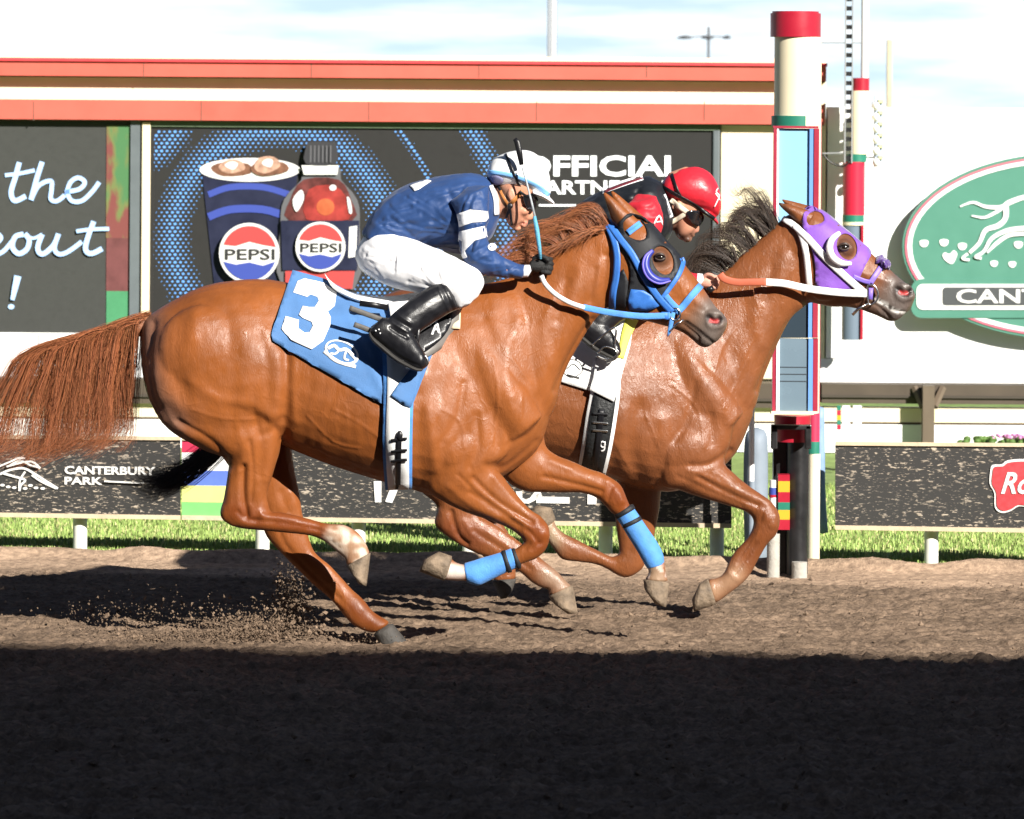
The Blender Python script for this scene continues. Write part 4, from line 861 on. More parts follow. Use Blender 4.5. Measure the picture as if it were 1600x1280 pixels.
thigh1 = [(566,380,556,404,.06,-.06),(590,360,566,424,.10,-.075),(625,366,600,444,.108,-.105),(665,382,640,455,.102,-.15),(700,396,672,460,.09,-.19),(730,410,696,468,.076,-.215),(750,426,708,478,.062,-.23),(756,444,714,484,.055,-.235),(748,464,716,484,.04,-.24)]
calf1 = [(694,438,716,484,.058,-.245),(684,442,706,488,.058,-.255),(660,454,688,498,.057,-.28),(636,472,664,514,.05,-.31),(616,488,646,528,.045,-.33),(604,502,634,540,.04,-.34)]
foot1 = [(590,503,577,519,.028,-.345),(600,496,582,530,.038,-.345),(622,504,598,545,.041,-.345),(644,522,616,560,.042,-.35),(657,540,636,571,.042,-.36),(665,554,651,577,.038,-.37),(668,566,660,577,.02,-.37)]
hat1 = [(762,264,764,284,.045,0),(768,252,769,289,.075,0),(780,243,783,293,.095,0),(800,236,805,297,.107,0),(823,235,828,301,.105,0),(843,245,846,304,.09,0),(856,266,856,308,.062,0),(860,284,859,306,.03,0)]
brim1 = [(832,297,832,304,.085,0),(848,302,847,310,.075,0),(860,309,859,317,.05,0),(867,317,866,321,.02,0)]
pt1 = [(560,384,560,408,.07,0),(574,362,572,424,.135,0),(600,362,594,436,.15,0),(625,372,620,436,.13,0)]
r1 = rider(Y1, p1, torso1, nk1, arm1, 8, thigh1, calf1, foot1, (840, 415, .10, 1.05), face1, satin_blue, satin_blue, hat1, brim1, mat('white_helmet_cover', (.78,.78,.78), rough=.38, spec=.5, bump2=.25, b2scale=14), glovem, False, pt1)
tj = bvh(*r1['jacket'][1:]); ts = bvh(*r1['sleeve'][1:]); tb1 = r1['tb']; thm = bvh(*r1['helmet'][1:]); tbr = bvh(*r1['breeches'][1:])
for poly in ([(714,335),(735,327),(762,330),(764,346),(738,348),(718,355)], [(718,362),(740,357),(762,352),(764,370),(742,376),(726,392),(730,402),(724,404),(715,385)]):
    patch('sleeve_band', poly, ts, Y1, .0035, satin_white, p1, step=5, t=.002)
patch('sleeve_spot', ell(769, 386, 7, 6), ts, Y1, .004, satin_white, p1, step=4, t=.002)
patch('back_panel', [(640,290),(668,281),(674,283),(655,296),(648,299)], tj, Y1, .004, satin_white, p1, step=4, t=.002)
patch('shirt_tail', [(676,384),(717,380),(722,398),(700,394)], tbr, Y1, .02, mat('lilac_shirt', (.5,.5,.62), rough=.7), p1, step=6, t=.003)
ribbon('collar', [(767,290),(774,312),(775,336)], 7, tj, Y1, .006, satin_white, p1, t=.006, fallback=-.07)
ribbon('helmet_band', [(762,269),(785,271),(812,278),(838,290),(858,305)], 6.5, thm, Y1, .003, mat('pale_blue_band', (.22,.50,.86), rough=.5), p1, t=.002)
patch('helmet_vent', smooth_loop([(763,278),(775,274),(786,280),(783,288),(770,287)], 3), thm, Y1, .003, mat('mauve', (.20,.20,.34), rough=.5), p1, step=4, t=.002)
ribbon('goggle_strap', [(790,241),(799,262),(808,284),(817,298)], 3.6, thm, Y1, .004, leather, p1, t=.003)
patch('goggle_lens', smooth_loop([(818,305),(831,306),(838,313),(837,324),(831,330),(824,327),(819,317)], 3), tb1, Y1, .012, lens_m, p1, step=4, t=.006, relax=4, fallback=-.02)
ribbon('goggle_frame', [(812,299),(822,306),(832,305),(840,314)], 4, tb1, Y1, .016, leather, p1, t=.004, fallback=-.03)
tan = mat('tan_strap', (.42,.16,.04), rough=.55, var=.2, vscale=30)
ribbon('chin_strap', [(816,298),(808,308),(798,318)], 6, tb1, Y1, .010, tan, p1); ribbon('chin_strap', [(782,298),(788,310),(796,322)], 4, tb1, Y1, .010, tan, p1)
ribbon('chin_strap', [(796,318),(798,332),(800,352)], 3, tb1, Y1, .010, leather, p1); ribbon('chin_strap', [(778,290),(790,312),(797,322),(791,340)], 4, tb1, Y1, .008, leather, p1)
v, f = ellipsoid(797, 322, Y1-.085, .012, .006, .012); mk('buckle', v, f, leather, p1)
wh = thing('riding_whip', tuple(P(842, 410, Y1-.14)), 'black riding whip with blue handle held upright by the blue-shirted rider', 'whip')
MB().tube([P(x, y, Y1-.145) for x, y in ((816,262),(822,282),(831,318),(836,340))], [.0035,.004,.0045,.005], 8).build('shaft', mat('grey_shaft', (.35,.38,.40), rough=.4, var=.3, vscale=60), wh, True)
MB().tube([P(x, y, Y1-.145) for x, y in ((835,338),(839,360),(843,388),(845,405))], [.007,.010,.008,.005], 8).build('handle', mat('blue_grip', (.10,.34,.50), rough=.6, bump=.5, bscale=150), wh, True)
MB().tube([P(x, y, Y1-.145) for x, y in ((804,217),(808,222),(812,240),(815,258))], [.008,.012,.012,.009], 8, flat=.35).build('flap', leather, wh, True)

for x, y in ((587,517),(592,515),(594,521)): v, f = ellipsoid(x, y, Y1-.385, .0035, .004, .0035, n=5); mk('boot_stud', v, f, print_white, p1)
# rider 2
p2 = thing('person', tuple(P(930, 480, Y2)), 'rider in black and red silks with a red helmet on the bay horse', 'person', 'riders')
torso2 = [(842,366,886,405,.14,0),(858,350,900,400,.15,0),(886,331,930,398,.152,0),(918,308,962,398,.158,0),(955,290,992,396,.168,0),(990,278,1020,392,.178,0),(1014,276,1042,376,.165,0),(1032,286,1052,352,.11,0),(1040,294,1056,346,.07,0)]
hdx, hdy = 270, 17
sh2 = lambda s, dx=hdx, dy=hdy: shift(s, dx, dy)
def shp(pts, dx=hdx, dy=hdy): return [(a+dx, b+dy) for a, b in pts]
head2 = sh2(head1, 263, 18)
face2 = {'shapes': [loft(head2, Y2, 24, 4), loft(sh2([(828,316,822,320,.008,0),(832,326,822,328,.012,0),(833,337,822,338,.016,0),(831,343,820,343,.016,0),(826,344,818,344,.008,0)], 260, 20), Y2, 14, 4),
                    ellipsoid(1082, 367, Y2, .012, .024, .008, -.5), ellipsoid(1074, 374, Y2, .02, .03, .014), ellipsoid(1062, 322, Y2-.078, .014, .010, .026, .2)],
         'strokes': [([(1088,368),(1078,367)], 1.4, -3)],
         'paint': [([(1072,374),(1060,368),(1052,352)], 9, (.035,.02,.015), .85), ([(1085,366),(1076,372)], 5, (.06,.03,.022), .7), ([(1090,360)], 5, (.5,.2,.15), .7), ([(1040,310),(1050,340)], 8, (.03,.02,.015), .8)],
         'folds': folds_at((985,330),8,185,40,100,None,6,2.8,13)+[([(920,330),(960,315),(1000,320)], 4, -7), ([(940,350),(980,330)], 4, 6), ([(970,300),(1000,300)], 4, -6), ([(1000,290),(980,330)], 4, -6), ([(905,345),(940,360)], 4, -6)],
         'sfolds': [([(985,330),(1020,325)], 4, -6), ([(990,345),(1030,340)], 4, 5)]}
arm2 = [(1026,306,974,322,.078,-.15),(1034,326,976,342,.078,-.175),(1036,350,980,364,.07,-.19),(1030,376,984,388,.062,-.20),(1034,396,990,412,.06,-.205),(1046,408,1008,430,.054,-.20),(1064,420,1048,444,.044,-.185),(1084,426,1080,446,.037,-.16),(1090,427,1087,446,.034,-.15),(1098,428,1095,446,.033,-.14)]
hat2 = [(1033,290,1035,306,.045,0),(1038,280,1041,314,.075,0),(1050,270,1056,320,.095,0),(1068,263,1076,327,.107,0),(1090,261,1097,333,.105,0),(1109,270,1113,337,.09,0),(1122,290,1121,338,.062,0),(1127,308,1124,334,.03,0)]
brim2 = [(1096,327,1097,334,.085,0),(1110,333,1109,341,.075,0),(1118,340,1117,348,.05,0),(1123,347,1121,352,.02,0)]
nk2 = sh2(nk1, 264, 18)
r2 = rider(Y2, p2, torso2, nk2, arm2, 8, shift(thigh1, 290, 14), shift(shrink(calf1), 309, -10), shift(shrink(foot1), 309, -10), (1104, 441, .10, .85), face2, black_silk, red_silk, hat2, brim2, mat('red_helmet_cover', (.56,.02,.035), rough=.38, spec=.5, var=.06, bump2=.35, b2scale=22), mat('worn_glove', (.55,.27,.2), rough=.6, var=.2, vscale=60), True, shift(pt1, 300, 24))
tj2 = bvh(*r2['jacket'][1:]); ts2 = bvh(*r2['sleeve'][1:]); tb2 = r2['tb']; thm2 = bvh(*r2['helmet'][1:])
ribbon('jacket_piping', [(940,299),(965,290),(985,283),(1004,277)], 9, tj2, Y2, .004, satin_white, p2, t=.002, fallback=-.05)
ribbon('jacket_piping', [(944,300),(966,291),(986,284),(1004,278)], 4, tj2, Y2, .007, mat('maroon_piping', (.15,.02,.03), rough=.5), p2, t=.002, fallback=-.053)
patch('collar', [(1026,308),(1040,303),(1052,338),(1046,342),(1036,330)], ts2, Y2, .012, satin_white, p2, step=5, t=.004, fallback=-.10)
patch('collar', [(1029,310),(1038,306),(1049,335),(1045,338),(1037,328)], ts2, Y2, .018, mat('grey_collar', (.10,.10,.11), rough=.4), p2, step=5, t=.003, fallback=-.106)
strokes('lettering', [([(1022,350),(1030,337),(1036,352)], 2.4), ([(1025,347),(1034,346)], 2)], ts2, Y2, .005, print_white, p2)
ribbon('goggle_strap', [(1036,292),(1060,306),(1088,322),(1116,342)], 5, thm2, Y2, .004, leather, p2, t=.003)
ribbon('goggle_strap', [(1050,272),(1058,296),(1070,318)], 4, thm2, Y2, .004, leather, p2, t=.003)
patch('goggle_lens', smooth_loop([(1074,330),(1090,329),(1099,337),(1097,347),(1090,353),(1080,348),(1073,338)], 3), tb2, Y2, .014, lens_m, p2, step=4, t=.006, relax=4, fallback=-.02)
ribbon('chin_strap', [(1048,312),(1060,322),(1074,332)], 8, tb2, Y2, .012, mat('cream_strap', (.60,.54,.42), rough=.6, var=.2, vscale=30), p2, fallback=-.08)
ribbon('chin_strap', [(1076,330),(1062,340),(1048,348)], 7, tb2, Y2, .012, MATS['cream_strap'], p2, fallback=-.08)
strokes('emblem', [([(1122,294),(1119,300),(1124,306),(1120,316),(1116,324)], 1.6), ([(1118,302),(1126,314)], 1.4)], thm2, Y2, .004, print_white, p2)
MB().tube([P(1108,448,Y2-.13), P(1112,456,Y2-.13)], .016, 10).build('glove_strap', leather, p2, True)

# ------------------------------------------------------------------ infield: boards, poles, tote board
cream = mat('cream_paint', (.76, .66, .47), rough=.6, var=.05, vscale=3, bump=.08, bscale=60)
salmon = mat('salmon_trim', (.55, .105, .075), rough=.55, var=.06, vscale=4)
red_trim = mat('red_trim', (.60, .05, .06), rough=.5, var=.06)
white_wall = mat('white_wall', (.80, .80, .79), rough=.6, var=.03, vscale=3)
brownm = mat('brown_steel', (.12, .09, .062), rough=.6, var=.15, vscale=5)
tan_paint = mat('tan_rail', (.55, .44, .31), rough=.7, var=.12, vscale=12, bump=.2, bscale=60)
led_grey = mat('unlit_led_screen', (.042, .044, .041), rough=.6, spec=.3, var=.05, vscale=30)
led_black = mat('black_led_screen', (.018, .0175, .017), rough=.6, spec=.3, var=.05, vscale=30)
grey_frame = mat('grey_screen_frame', (.11, .13, .14), rough=.5, var=.06)
green_frame = mat('green_grey_frame', (.10, .14, .085), rough=.5, var=.06)
led_w = mat('lit_white_led', (.75, .78, .8), rough=.6, emit=(1, 1, 1), emit_s=.25)
led_b = mat('lit_blue_led', (.09, .25, .60), rough=.6, emit=(.16, .45, 1), emit_s=.16)
led_text = mat('lit_pale_blue_led', (.30, .45, .72), rough=.6, emit=(.5, .72, 1), emit_s=.22)
def wbox(x0, y0, x1, y1, Y, d, bev=0.0):
    xm, ym = (x0+x1)/2, (y0+y1)/2
    a = P(x0, ym, Y)[0]; b = P(x1, ym, Y)[0]; t = P(xm, y0, Y)[2]; u = P(xm, y1, Y)[2]
    return (a, Y, u), (b, Y+d, t)
def slab(name, x0, y0, x1, y1, Y, d, m, parent, bev=0.0):
    lo, hi = wbox(x0, y0, x1, y1, Y, d); return MB().box(lo, hi, bev).build(name, m, parent)
def flat(name, loops, Y, m, parent, thick=.004, step=60):
    """flat print: pixel loops laid on an upright surface at depth Y (number or function of the pixel column)"""
    Yf = Y if callable(Y) else (lambda px: Y); obs = []
    for outer, *holes in loops:
        uv, fs = fill(outer, holes, step); v = np.array([P(a, b, Yf(a)) for a, b in uv]); fs = face_cam(v, fs)
        o = mk(name, v, fs, m, parent, False); obs.append(o)
        if thick: thicken(o, thick, 1.0)
    return obs
def text(name, s, x0, y0, x1, y1, Y, m, parent, bold=.0, shear=0.0, thick=.004, slope=0.0):
    Yf = Y if callable(Y) else (lambda px: Y)
    cu = bpy.data.curves.new('tmp_text', 'FONT'); cu.body = s; cu.offset = bold; cu.resolution_u = 3; cu.shear = shear
    o = bpy.data.objects.new('tmp_text', cu); col.objects.link(o)
    dg = bpy.context.evaluated_depsgraph_get(); me = bpy.data.meshes.new_from_object(o.evaluated_get(dg))
    c = np.array([v.co[:2] for v in me.vertices]); fs = [tuple(p.vertices) for p in me.polygons]
    bpy.data.objects.remove(o); bpy.data.curves.remove(cu); bpy.data.meshes.remove(me)
    lo, hi = c.min(0), c.max(0); q = (c-lo)/(hi-lo)
    v = np.array([P(x0+a*(x1-x0), y1-b*(y1-y0)+slope*a*(x1-x0), Yf(x0+a*(x1-x0))) for a, b in q]); fs = [tuple(reversed(f)) if np.cross(v[f[1]]-v[f[0]], v[f[2]]-v[f[0]])[1] > 0 else f for f in fs]
    o = mk(name, v, fs, m, parent, False); thicken(o, thick, 1.0); return o
BR = [0]
def brush(name, pts, w, Y, m, parent, thick=.004, sub=5):
    Yg = Y if callable(Y) else (lambda px: Y); BR[0] = (BR[0]+1) % 14; dz = BR[0]*.0011; Yf = lambda px: Yg(px)-dz
    wd = np.asarray(w if hasattr(w, '__len__') else [w]*len(pts), float); q = catmull(np.column_stack([np.asarray(pts, float), wd]), sub); v = []
    for i in range(len(q)):
        d = q[min(i+1, len(q)-1), :2]-q[max(i-1, 0), :2]; d /= np.linalg.norm(d)+1e-9; n = np.array([-d[1], d[0]])*q[i, 2]/2
        for s_ in (-1, 1): a = q[i, :2]+n*s_; v.append(P(a[0], a[1], Yf(a[0])))
    fs = []
    for i in range(len(q)-1): fs += [(2*i, 2*i+1, 2*i+2), (2*i+1, 2*i+3, 2*i+2)]
    o = mk(name, np.array(v), face_cam(v, fs), m, parent, False); thicken(o, thick, 1.0); return o

YT = 35.5
tb_ = thing('tote_board', tuple(P(600, 690, YT)), 'long cream tote board with salmon bands and two big screens', 'tote board')
slab('wall', -420, 86, 1289, 592, YT+.02, 1.0, cream, tb_)
slab('roof_trim', -430, 93, 1293, 98, YT-.12, 1.2, red_trim, tb_)
slab('upper_band', -430, 98, 1291, 121, YT-.10, .12, salmon, tb_)
slab('lower_band', -430, 158, 1288, 189, YT-.10, .12, salmon, tb_)
slab('band_lip', -430, 121, 1290, 123, YT-.06, .08, brownm, tb_)
slab('band_lip', -430, 189, 1288, 191, YT-.06, .08, brownm, tb_)
slab('skirt', -420, 522, 1120, 592, YT-.03, .05, white_wall, tb_)
slab('column', 221, 191, 234, 522, YT-.05, .07, cream, tb_, .005)
slab('column', 1126, 191, 1289, 592, YT-.012, .03, cream, tb_)
slab('screen_frame', 235, 189, 1125, 201, YT-.04, .06, green_frame, tb_)
slab('screen_frame', 1113, 201, 1124, 522, YT-.04, .06, grey_frame, tb_, .01)
for x in range(-300, 1280, 262): slab('band_joint', x, 98.3, x+1.2, 120.7, YT-.103, .01, brownm, tb_); slab('band_joint', x+90, 158.3, x+91.2, 188.7, YT-.103, .01, brownm, tb_)
for x in (60, 420, 690, 960): slab('skirt_joint', x, 523, x+1, 591, YT-.034, .01, MATS['grey_screen_frame'], tb_)
# message screen
ms = slab('message_screen', -420, 188, 218, 522, YT-.02, .04, led_grey, tb_)
slab('screen_frame', 203, 188, 218, 522, YT-.045, .02, grey_frame, tb_)
glitch = mat('glitching_led', (.1, .2, .1), rough=.6)
nt = glitch.node_tree; nd = nt.nodes; lk = nt.links; t_ = nd.new('ShaderNodeTexCoord'); m_ = nd.new('ShaderNodeMapping'); m_.inputs['Scale'].default_value = (9, 1, 3.2); n_ = nd.new('ShaderNodeTexNoise'); n_.inputs['Scale'].default_value = 1.0; n_.inputs['Detail'].default_value = 5
cr = nd.new('ShaderNodeValToRGB'); cr.color_ramp.elements[0].position = .40; cr.color_ramp.elements[0].color = (.055, .16, .06, 1); cr.color_ramp.elements[1].position = .60; cr.color_ramp.elements[1].color = (.17, .045, .04, 1)
e_ = cr.color_ramp.elements.new(.5); e_.color = (.13, .16, .05, 1); lk.new(t_.outputs['Object'], m_.inputs[0]); lk.new(m_.outputs[0], n_.inputs['Vector']); lk.new(n_.outputs['Fac'], cr.inputs[0]); lk.new(cr.outputs[0], nd['Principled BSDF'].inputs['Base Color'])
slab('glitch_strip', 166, 196, 203, 372, YT-.026, .01, glitch, ms)
slab('glitch_strip', 166, 372, 203, 455, YT-.026, .01, mat('red_led', (.13, .04, .04), rough=.6, var=.2, vscale=9), ms)
slab('glitch_strip', 166, 455, 203, 522, YT-.026, .01, mat('green_led', (.05, .22, .10), rough=.6, var=.1), ms)
zb = lambda pts: [(a/2.58, 60+b/2.58) for a, b in pts]
for pts, w in (([(78,500),(62,560),(45,620),(60,655),(104,636)], 8), ([(20,552),(80,545),(140,532)], 6), ([(170,498),(150,560),(125,652)], 8), ([(125,652),(155,595),(205,575),(208,610),(205,648),(230,656),(262,632)], 7),
               ([(262,620),(320,608),(342,580),(315,562),(285,580),(272,620),(290,655),(330,655),(370,620),(400,580)], 7), ([(-70,845),(-25,832),(4,806),(-15,788),(-45,805),(-55,845),(-30,872),(12,860),(52,815)], 7),
               ([(95,790),(62,800),(50,840),(75,868),(108,850),(118,812),(100,788)], 8), ([(105,795),(135,806),(170,790)], 5), ([(170,790),(152,845),(172,870),(215,835),(236,788)], 8), ([(236,788),(220,845),(238,870),(275,860),(330,820)], 7),
               ([(378,738),(355,800),(345,850),(368,868),(412,848)], 8), ([(308,778),(370,770),(440,768)], 6)):
    brush('lettering', zb(pts), w, YT-.024, led_text, ms)
brush('lettering', zb([(72,958),(60,1010),(50,1055)]), [11, 9, 6], YT-.024, led_text, ms); flat('lettering', [[ell(45/2.58, 60+1082/2.58, 5, 4)]], YT-.024, led_text, ms)
# advert screen
ad = slab('advert_screen', 235, 201, 1113, 522, YT-.02, .04, led_black, tb_)
dots = MB(); hexa = [(math.cos(k*math.pi/3), math.sin(k*math.pi/3)) for k in range(6)]
for j, y in enumerate(np.arange(206, 520, 6.0)):
    for x in np.arange(240 + (4.2 if j % 2 else 0), 1108, 8.4):
        best = 0
        for cx, cy, r0, w in ((437, 372, 168, 34), (437, 372, 250, 8), (437, 395, 355, 22), (180, 150, 110, 30)):
            d = abs(math.hypot((x-cx), (y-cy)*1.0)-r0)/w; best = max(best, 1-d)
        if x > 860: best = 0
        r = 2.9*max(0, best)**.6
        if r > .7:
            n = len(dots.v)
            dots.add([P(x+r*a, y+r*.8*b, YT-.023) for a, b in hexa], [(5, 4, 3, 2, 1, 0)])
o = dots.build('dot_pattern', led_b, ad); o['kind'] = 'stuff'
q = lambda pts: zb(pts)
navy = mat('printed_navy', (.007, .010, .036), rough=.5, var=.2, vscale=8); pblue = mat('printed_blue', (.035, .06, .30), rough=.5); pred = mat('printed_red', (.42, .05, .05), rough=.5); pwhite = mat('printed_white', (.62, .62, .62), rough=.5)
pgrey = mat('printed_grey', (.10, .10, .11), rough=.5); pcola = mat('printed_cola', (.09, .018, .016), rough=.5, var=.7, vscale=10); pbrown = mat('printed_ice', (.42, .25, .18), rough=.5, var=.4, vscale=30)
Z = [YT-.026]
def lay(name, loop, m, *holes): Z[0] -= .0022; return flat(name, [[loop, *holes]], Z[0], m, ad, .002, 40)
lay('cup', q([(815,545),(1200,545),(1145,1010),(865,1010)]), navy)
for a, b, w in ((600, 640, 10), (690, 760, 12)):
    Z[0] -= .0022; brush('cup_stripe', q([(840-(600-a)*.0, a+30), (930, a), (1060, a), (1165-(a-600)*.05, a+30)]), w, Z[0], pblue, ad, .002)
lay('cup_rim', q(smooth_loop(ell(1007, 530, 203, 48))), pwhite); pcol2 = mat('printed_cola_brown', (.16,.07,.04), rough=.5, var=.4, vscale=20); [lay('ice', q(smooth_loop(l, 3)), m_) for l, m_ in (([(850,522),(900,500),(1000,506),(1010,545),(900,556)], pcol2), ([(880,518),(925,488),(975,498),(985,530),(920,545)], pbrown), ([(905,512),(935,496),(960,506),(940,530)], pwhite), ([(1010,530),(1040,500),(1140,500),(1160,535),(1060,556)], pcol2), ([(1025,525),(1045,482),(1105,478),(1130,515),(1070,545)], pbrown), ([(1055,505),(1075,486),(1100,492),(1090,520)], pwhite))]
lay('bottle', q(smooth_loop([(1225,520),(1365,520),(1375,570),(1440,650),(1450,760),(1430,1010),(1140,1010),(1130,760),(1145,650),(1215,570)], 3)), pgrey)
lay('bottle_cola', q(smooth_loop([(1225,570),(1365,570),(1415,650),(1420,735),(1165,735),(1170,650)], 3)), pcola); lay('bottle_glow', q(smooth_loop([(1245,610),(1350,595),(1405,660),(1405,730),(1235,730)], 3)), mat('printed_cola_red', (.27,.025,.02), rough=.5, var=.5, vscale=7)); lay('bottle_glow', q(smooth_loop(ell(1312, 680, 36, 34))), mat('printed_orange', (.42,.09,.03), rough=.5, var=.3, vscale=9)); lay('bottle_shine', q(smooth_loop(ell(1342, 602, 14, 12))), pwhite); lay('bottle_shine', q(smooth_loop([(1398,640),(1412,650),(1420,700),(1408,705)], 2)), pwhite); lay('bottle_shine', q(smooth_loop([(1180,650),(1215,610),(1225,650),(1195,700)], 3)), pwhite)
lay('bottle_label', q([(1132,735),(1448,735),(1440,935),(1138,935)]), navy); lay('bottle_base', q([(1150,938),(1430,938),(1420,1010),(1150,1010)]), pred)
lay('bottle_side_text', q([(1408,760),(1440,755),(1436,880),(1404,885)]), pwhite)
lay('bottle_neck', q([(1215,512),(1365,512),(1360,550),(1225,550)]), pwhite); lay('bottle_cap', q(smooth_loop([(1236,430),(1252,418),(1340,418),(1356,430),(1354,505),(1232,505)], 3)), mat('printed_cap', (.03,.03,.035), rough=.5)); [lay('cap_rib', q([(1250+k*16,432),(1256+k*16,432),(1255+k*16,500),(1249+k*16,500)]), pgrey) for k in range(6)]
for cx, cy, r in ((1005, 866, 122), (1292, 840, 101)):
    lay('roundel', q(ell(cx, cy, r, r, 0, 36)), pwhite); k = r*.90
    top = [(cx+k*math.cos(t), cy+k*math.sin(t)) for t in np.linspace(math.pi*1.10, math.pi*1.93, 14)]+[(cx+k*.5, cy-k*.30), (cx, cy-k*.42), (cx-k*.5, cy-k*.26)]
    bot = [(cx+k*math.cos(t), cy+k*math.sin(t)) for t in np.linspace(math.pi*.10, math.pi*.90, 14)]+[(cx-k*.5, cy+k*.42), (cx, cy+k*.34), (cx+k*.5, cy+k*.46)]
    lay('roundel_top', q(top), pred); lay('roundel_base', q(bot), pblue); Z[0] -= .0022
    a, b = q([(cx-r*.80, cy-r*.14), (cx+r*.84, cy+r*.22)]); text('lettering', 'PEPSI', a[0], a[1], b[0], b[1], Z[0], print_black, ad, .01, thick=.002)
text('lettering', 'OFFICIAL', 812, 243, 1067, 276, YT-.024, led_w, ad, .028); text('lettering', 'PARTNER OF', 834, 282, 1050, 304, YT-.024, led_w, ad, .025)
brush('rule', [(842, 321), (900, 321)], 3, YT-.024, led_w, ad)
slab('screen_frame', 235, 201, 240, 522, YT-.03, .02, led_black, tb_)
# legs and soffit
slab('beam', -420, 594, 1280, 632, 34.9, .25, mat('dark_brown_steel', (.07, .053, .037), rough=.6, var=.15, vscale=5), tb_); slab('beam', -420, 618, 1280, 622, 34.88, .1, mat('dark_seam', (.05,.04,.03), rough=.7), tb_)
for x in (-60, 330, 720, 1110): slab('post', x-9, 592, x+9, 712, 34.75, .14, brownm, tb_)

sb = thing('sign_board', tuple(P(1640, 690, YT)), 'big white board on brown posts carrying a green oval sign', 'sign board')
slab('panel', 1292, 170, 2120, 562, YT+.0, .2, white_wall, sb); slab('panel', 1281, 563.5, 2120, 602, YT-.02, .2, white_wall, sb)
slab('beam', 1284, 603, 2120, 633, 34.9, .25, MATS['dark_brown_steel'], sb); slab('beam', 1284, 620, 2120, 624, 34.88, .1, MATS['dark_seam'], sb)
slab('post', 1442, 603, 1460, 712, 34.75, .12, brownm, sb); slab('post', 1850, 603, 1868, 712, 34.75, .12, brownm, sb)
for s_ in (-1, 1): MB().tube([P(1451+s_*9, 636, 34.82), P(1451+s_*22, 606, 34.9)], .025, 6).build('brace', brownm, sb)
bw = thing('low_wall', tuple(P(800, 700, 34.95)), 'low cream wall seen under the tote board and sign board', 'wall')
slab('wall', -420, 634, 2120, 656, 34.95, .2, cream, bw); slab('rail', -420, 656, 2120, 660, 34.97, .18, brownm, bw); slab('wall', -420, 660, 2120, 704, 34.93, .25, white_wall, bw)

# oval sign
jade = mat('jade_green', (.065, .21, .155), rough=.5, var=.05, vscale=5); pink = mat('pink_ring', (.50, .13, .18), rough=.5); swhite = mat('sign_white', (.78, .78, .78), rough=.5); dgrey = mat('sign_grey', (.06, .065, .07), rough=.5)
ov = thing('oval_sign', tuple(P(1660, 500, YT-.2)), 'green oval sign with white running horse outline, cut by the right frame edge', 'sign')
YS = YT-.14
E = lambda k, kx=None: ell(1660, 385, 250*(kx or k), 145*k, 0, 72)
def plate(name, loop, Y, d, m):
    v = [P(a, b, Y) for a, b in loop]; n = len(v); w = [p+np.array([0, d, 0]) for p in v]
    f = [tuple(range(n)), tuple(range(2*n-1, n-1, -1))]+[(i, n+i, n+(i+1) % n, (i+1) % n) for i in range(n)]
    o = mk(name, v+w, f, m, ov, False); bm = bmesh.new(); bm.from_mesh(o.data); bmesh.ops.recalc_face_normals(bm, faces=bm.faces[:]); bm.to_mesh(o.data); bm.free(); return o
def rrect(x0, y0, x1, y1, r, n=6):
    out = []
    for cx, cy, a in ((x1-r, y0+r, -90), (x1-r, y1-r, 0), (x0+r, y1-r, 90), (x0+r, y0+r, 180)):
        out += [(cx+r*math.cos(R(a+t*90/n)), cy+r*math.sin(R(a+t*90/n))) for t in range(n+1)]
    return out
plate('oval', E(1.0), YS, .05, jade); plate('nameplate', rrect(1424, 436, 1900, 497, 16), YS-.012, .06, jade)
flat('ring', [[E(.972, .985), E(.945, .968)]], YS-.004, pink, ov, .003); flat('ring', [[E(.945, .968), E(.90, .94)]], YS-.004, swhite, ov, .003)
flat('nameplate_field', [[rrect(1432, 444, 1892, 484, 10)]], YS-.016, swhite, ov, .003); flat('nameplate_field', [[rrect(1473, 449, 1852, 477, 5)]], YS-.021, dgrey, ov, .003)
text('lettering', 'CANTERBURY', 1494, 452, 1800, 474, YS-.026, swhite, ov, .02)
z4 = lambda pts: [(1300+a/4, 220+b/4) for a, b in pts]
for pts, w in (([(800,412),(880,385),(960,412),(1060,415),(1110,385),(1220,350),(1340,360)], [2,4,5,7,8,7,6]), ([(872,468),(950,480),(1010,455),(1060,425)], [2,4,5,5]), ([(1085,400),(1085,480),(1040,530),(960,560),(920,640),(860,700)], [9,8,8,7,6,5]),
               ([(1220,545),(1100,560),(1000,610),(950,690),(900,720)], [7,7,6,5,4]), ([(1220,580),(1110,590),(1030,640),(970,700)], [6,6,6,3]), ([(850,705),(815,735),(860,745)], 4), ([(940,705),(895,725),(935,735)], 4)):
    brush('horse_outline', z4(pts), w, YS-.004, swhite, ov, .003)
for x, y, r in ((575, 642, 7), (700, 637, 7), (815, 660, 7), (1165, 650, 7), (1013, 768, 6), (1127, 773, 6)): flat('petal', [[z4(smooth_loop([(x-4*r, y-2*r), (x, y-3.2*r), (x+4*r, y-2*r), (x+3*r, y+2*r), (x, y+3.4*r), (x-3*r, y+2*r)], 2))]], YS-.004, swhite, ov, .003)
flat('petal', [[z4(smooth_loop([(690,720),(705,698),(735,708),(760,685),(782,705),(770,745),(750,770),(715,755)], 3))]], YS-.004, swhite, ov, .003)

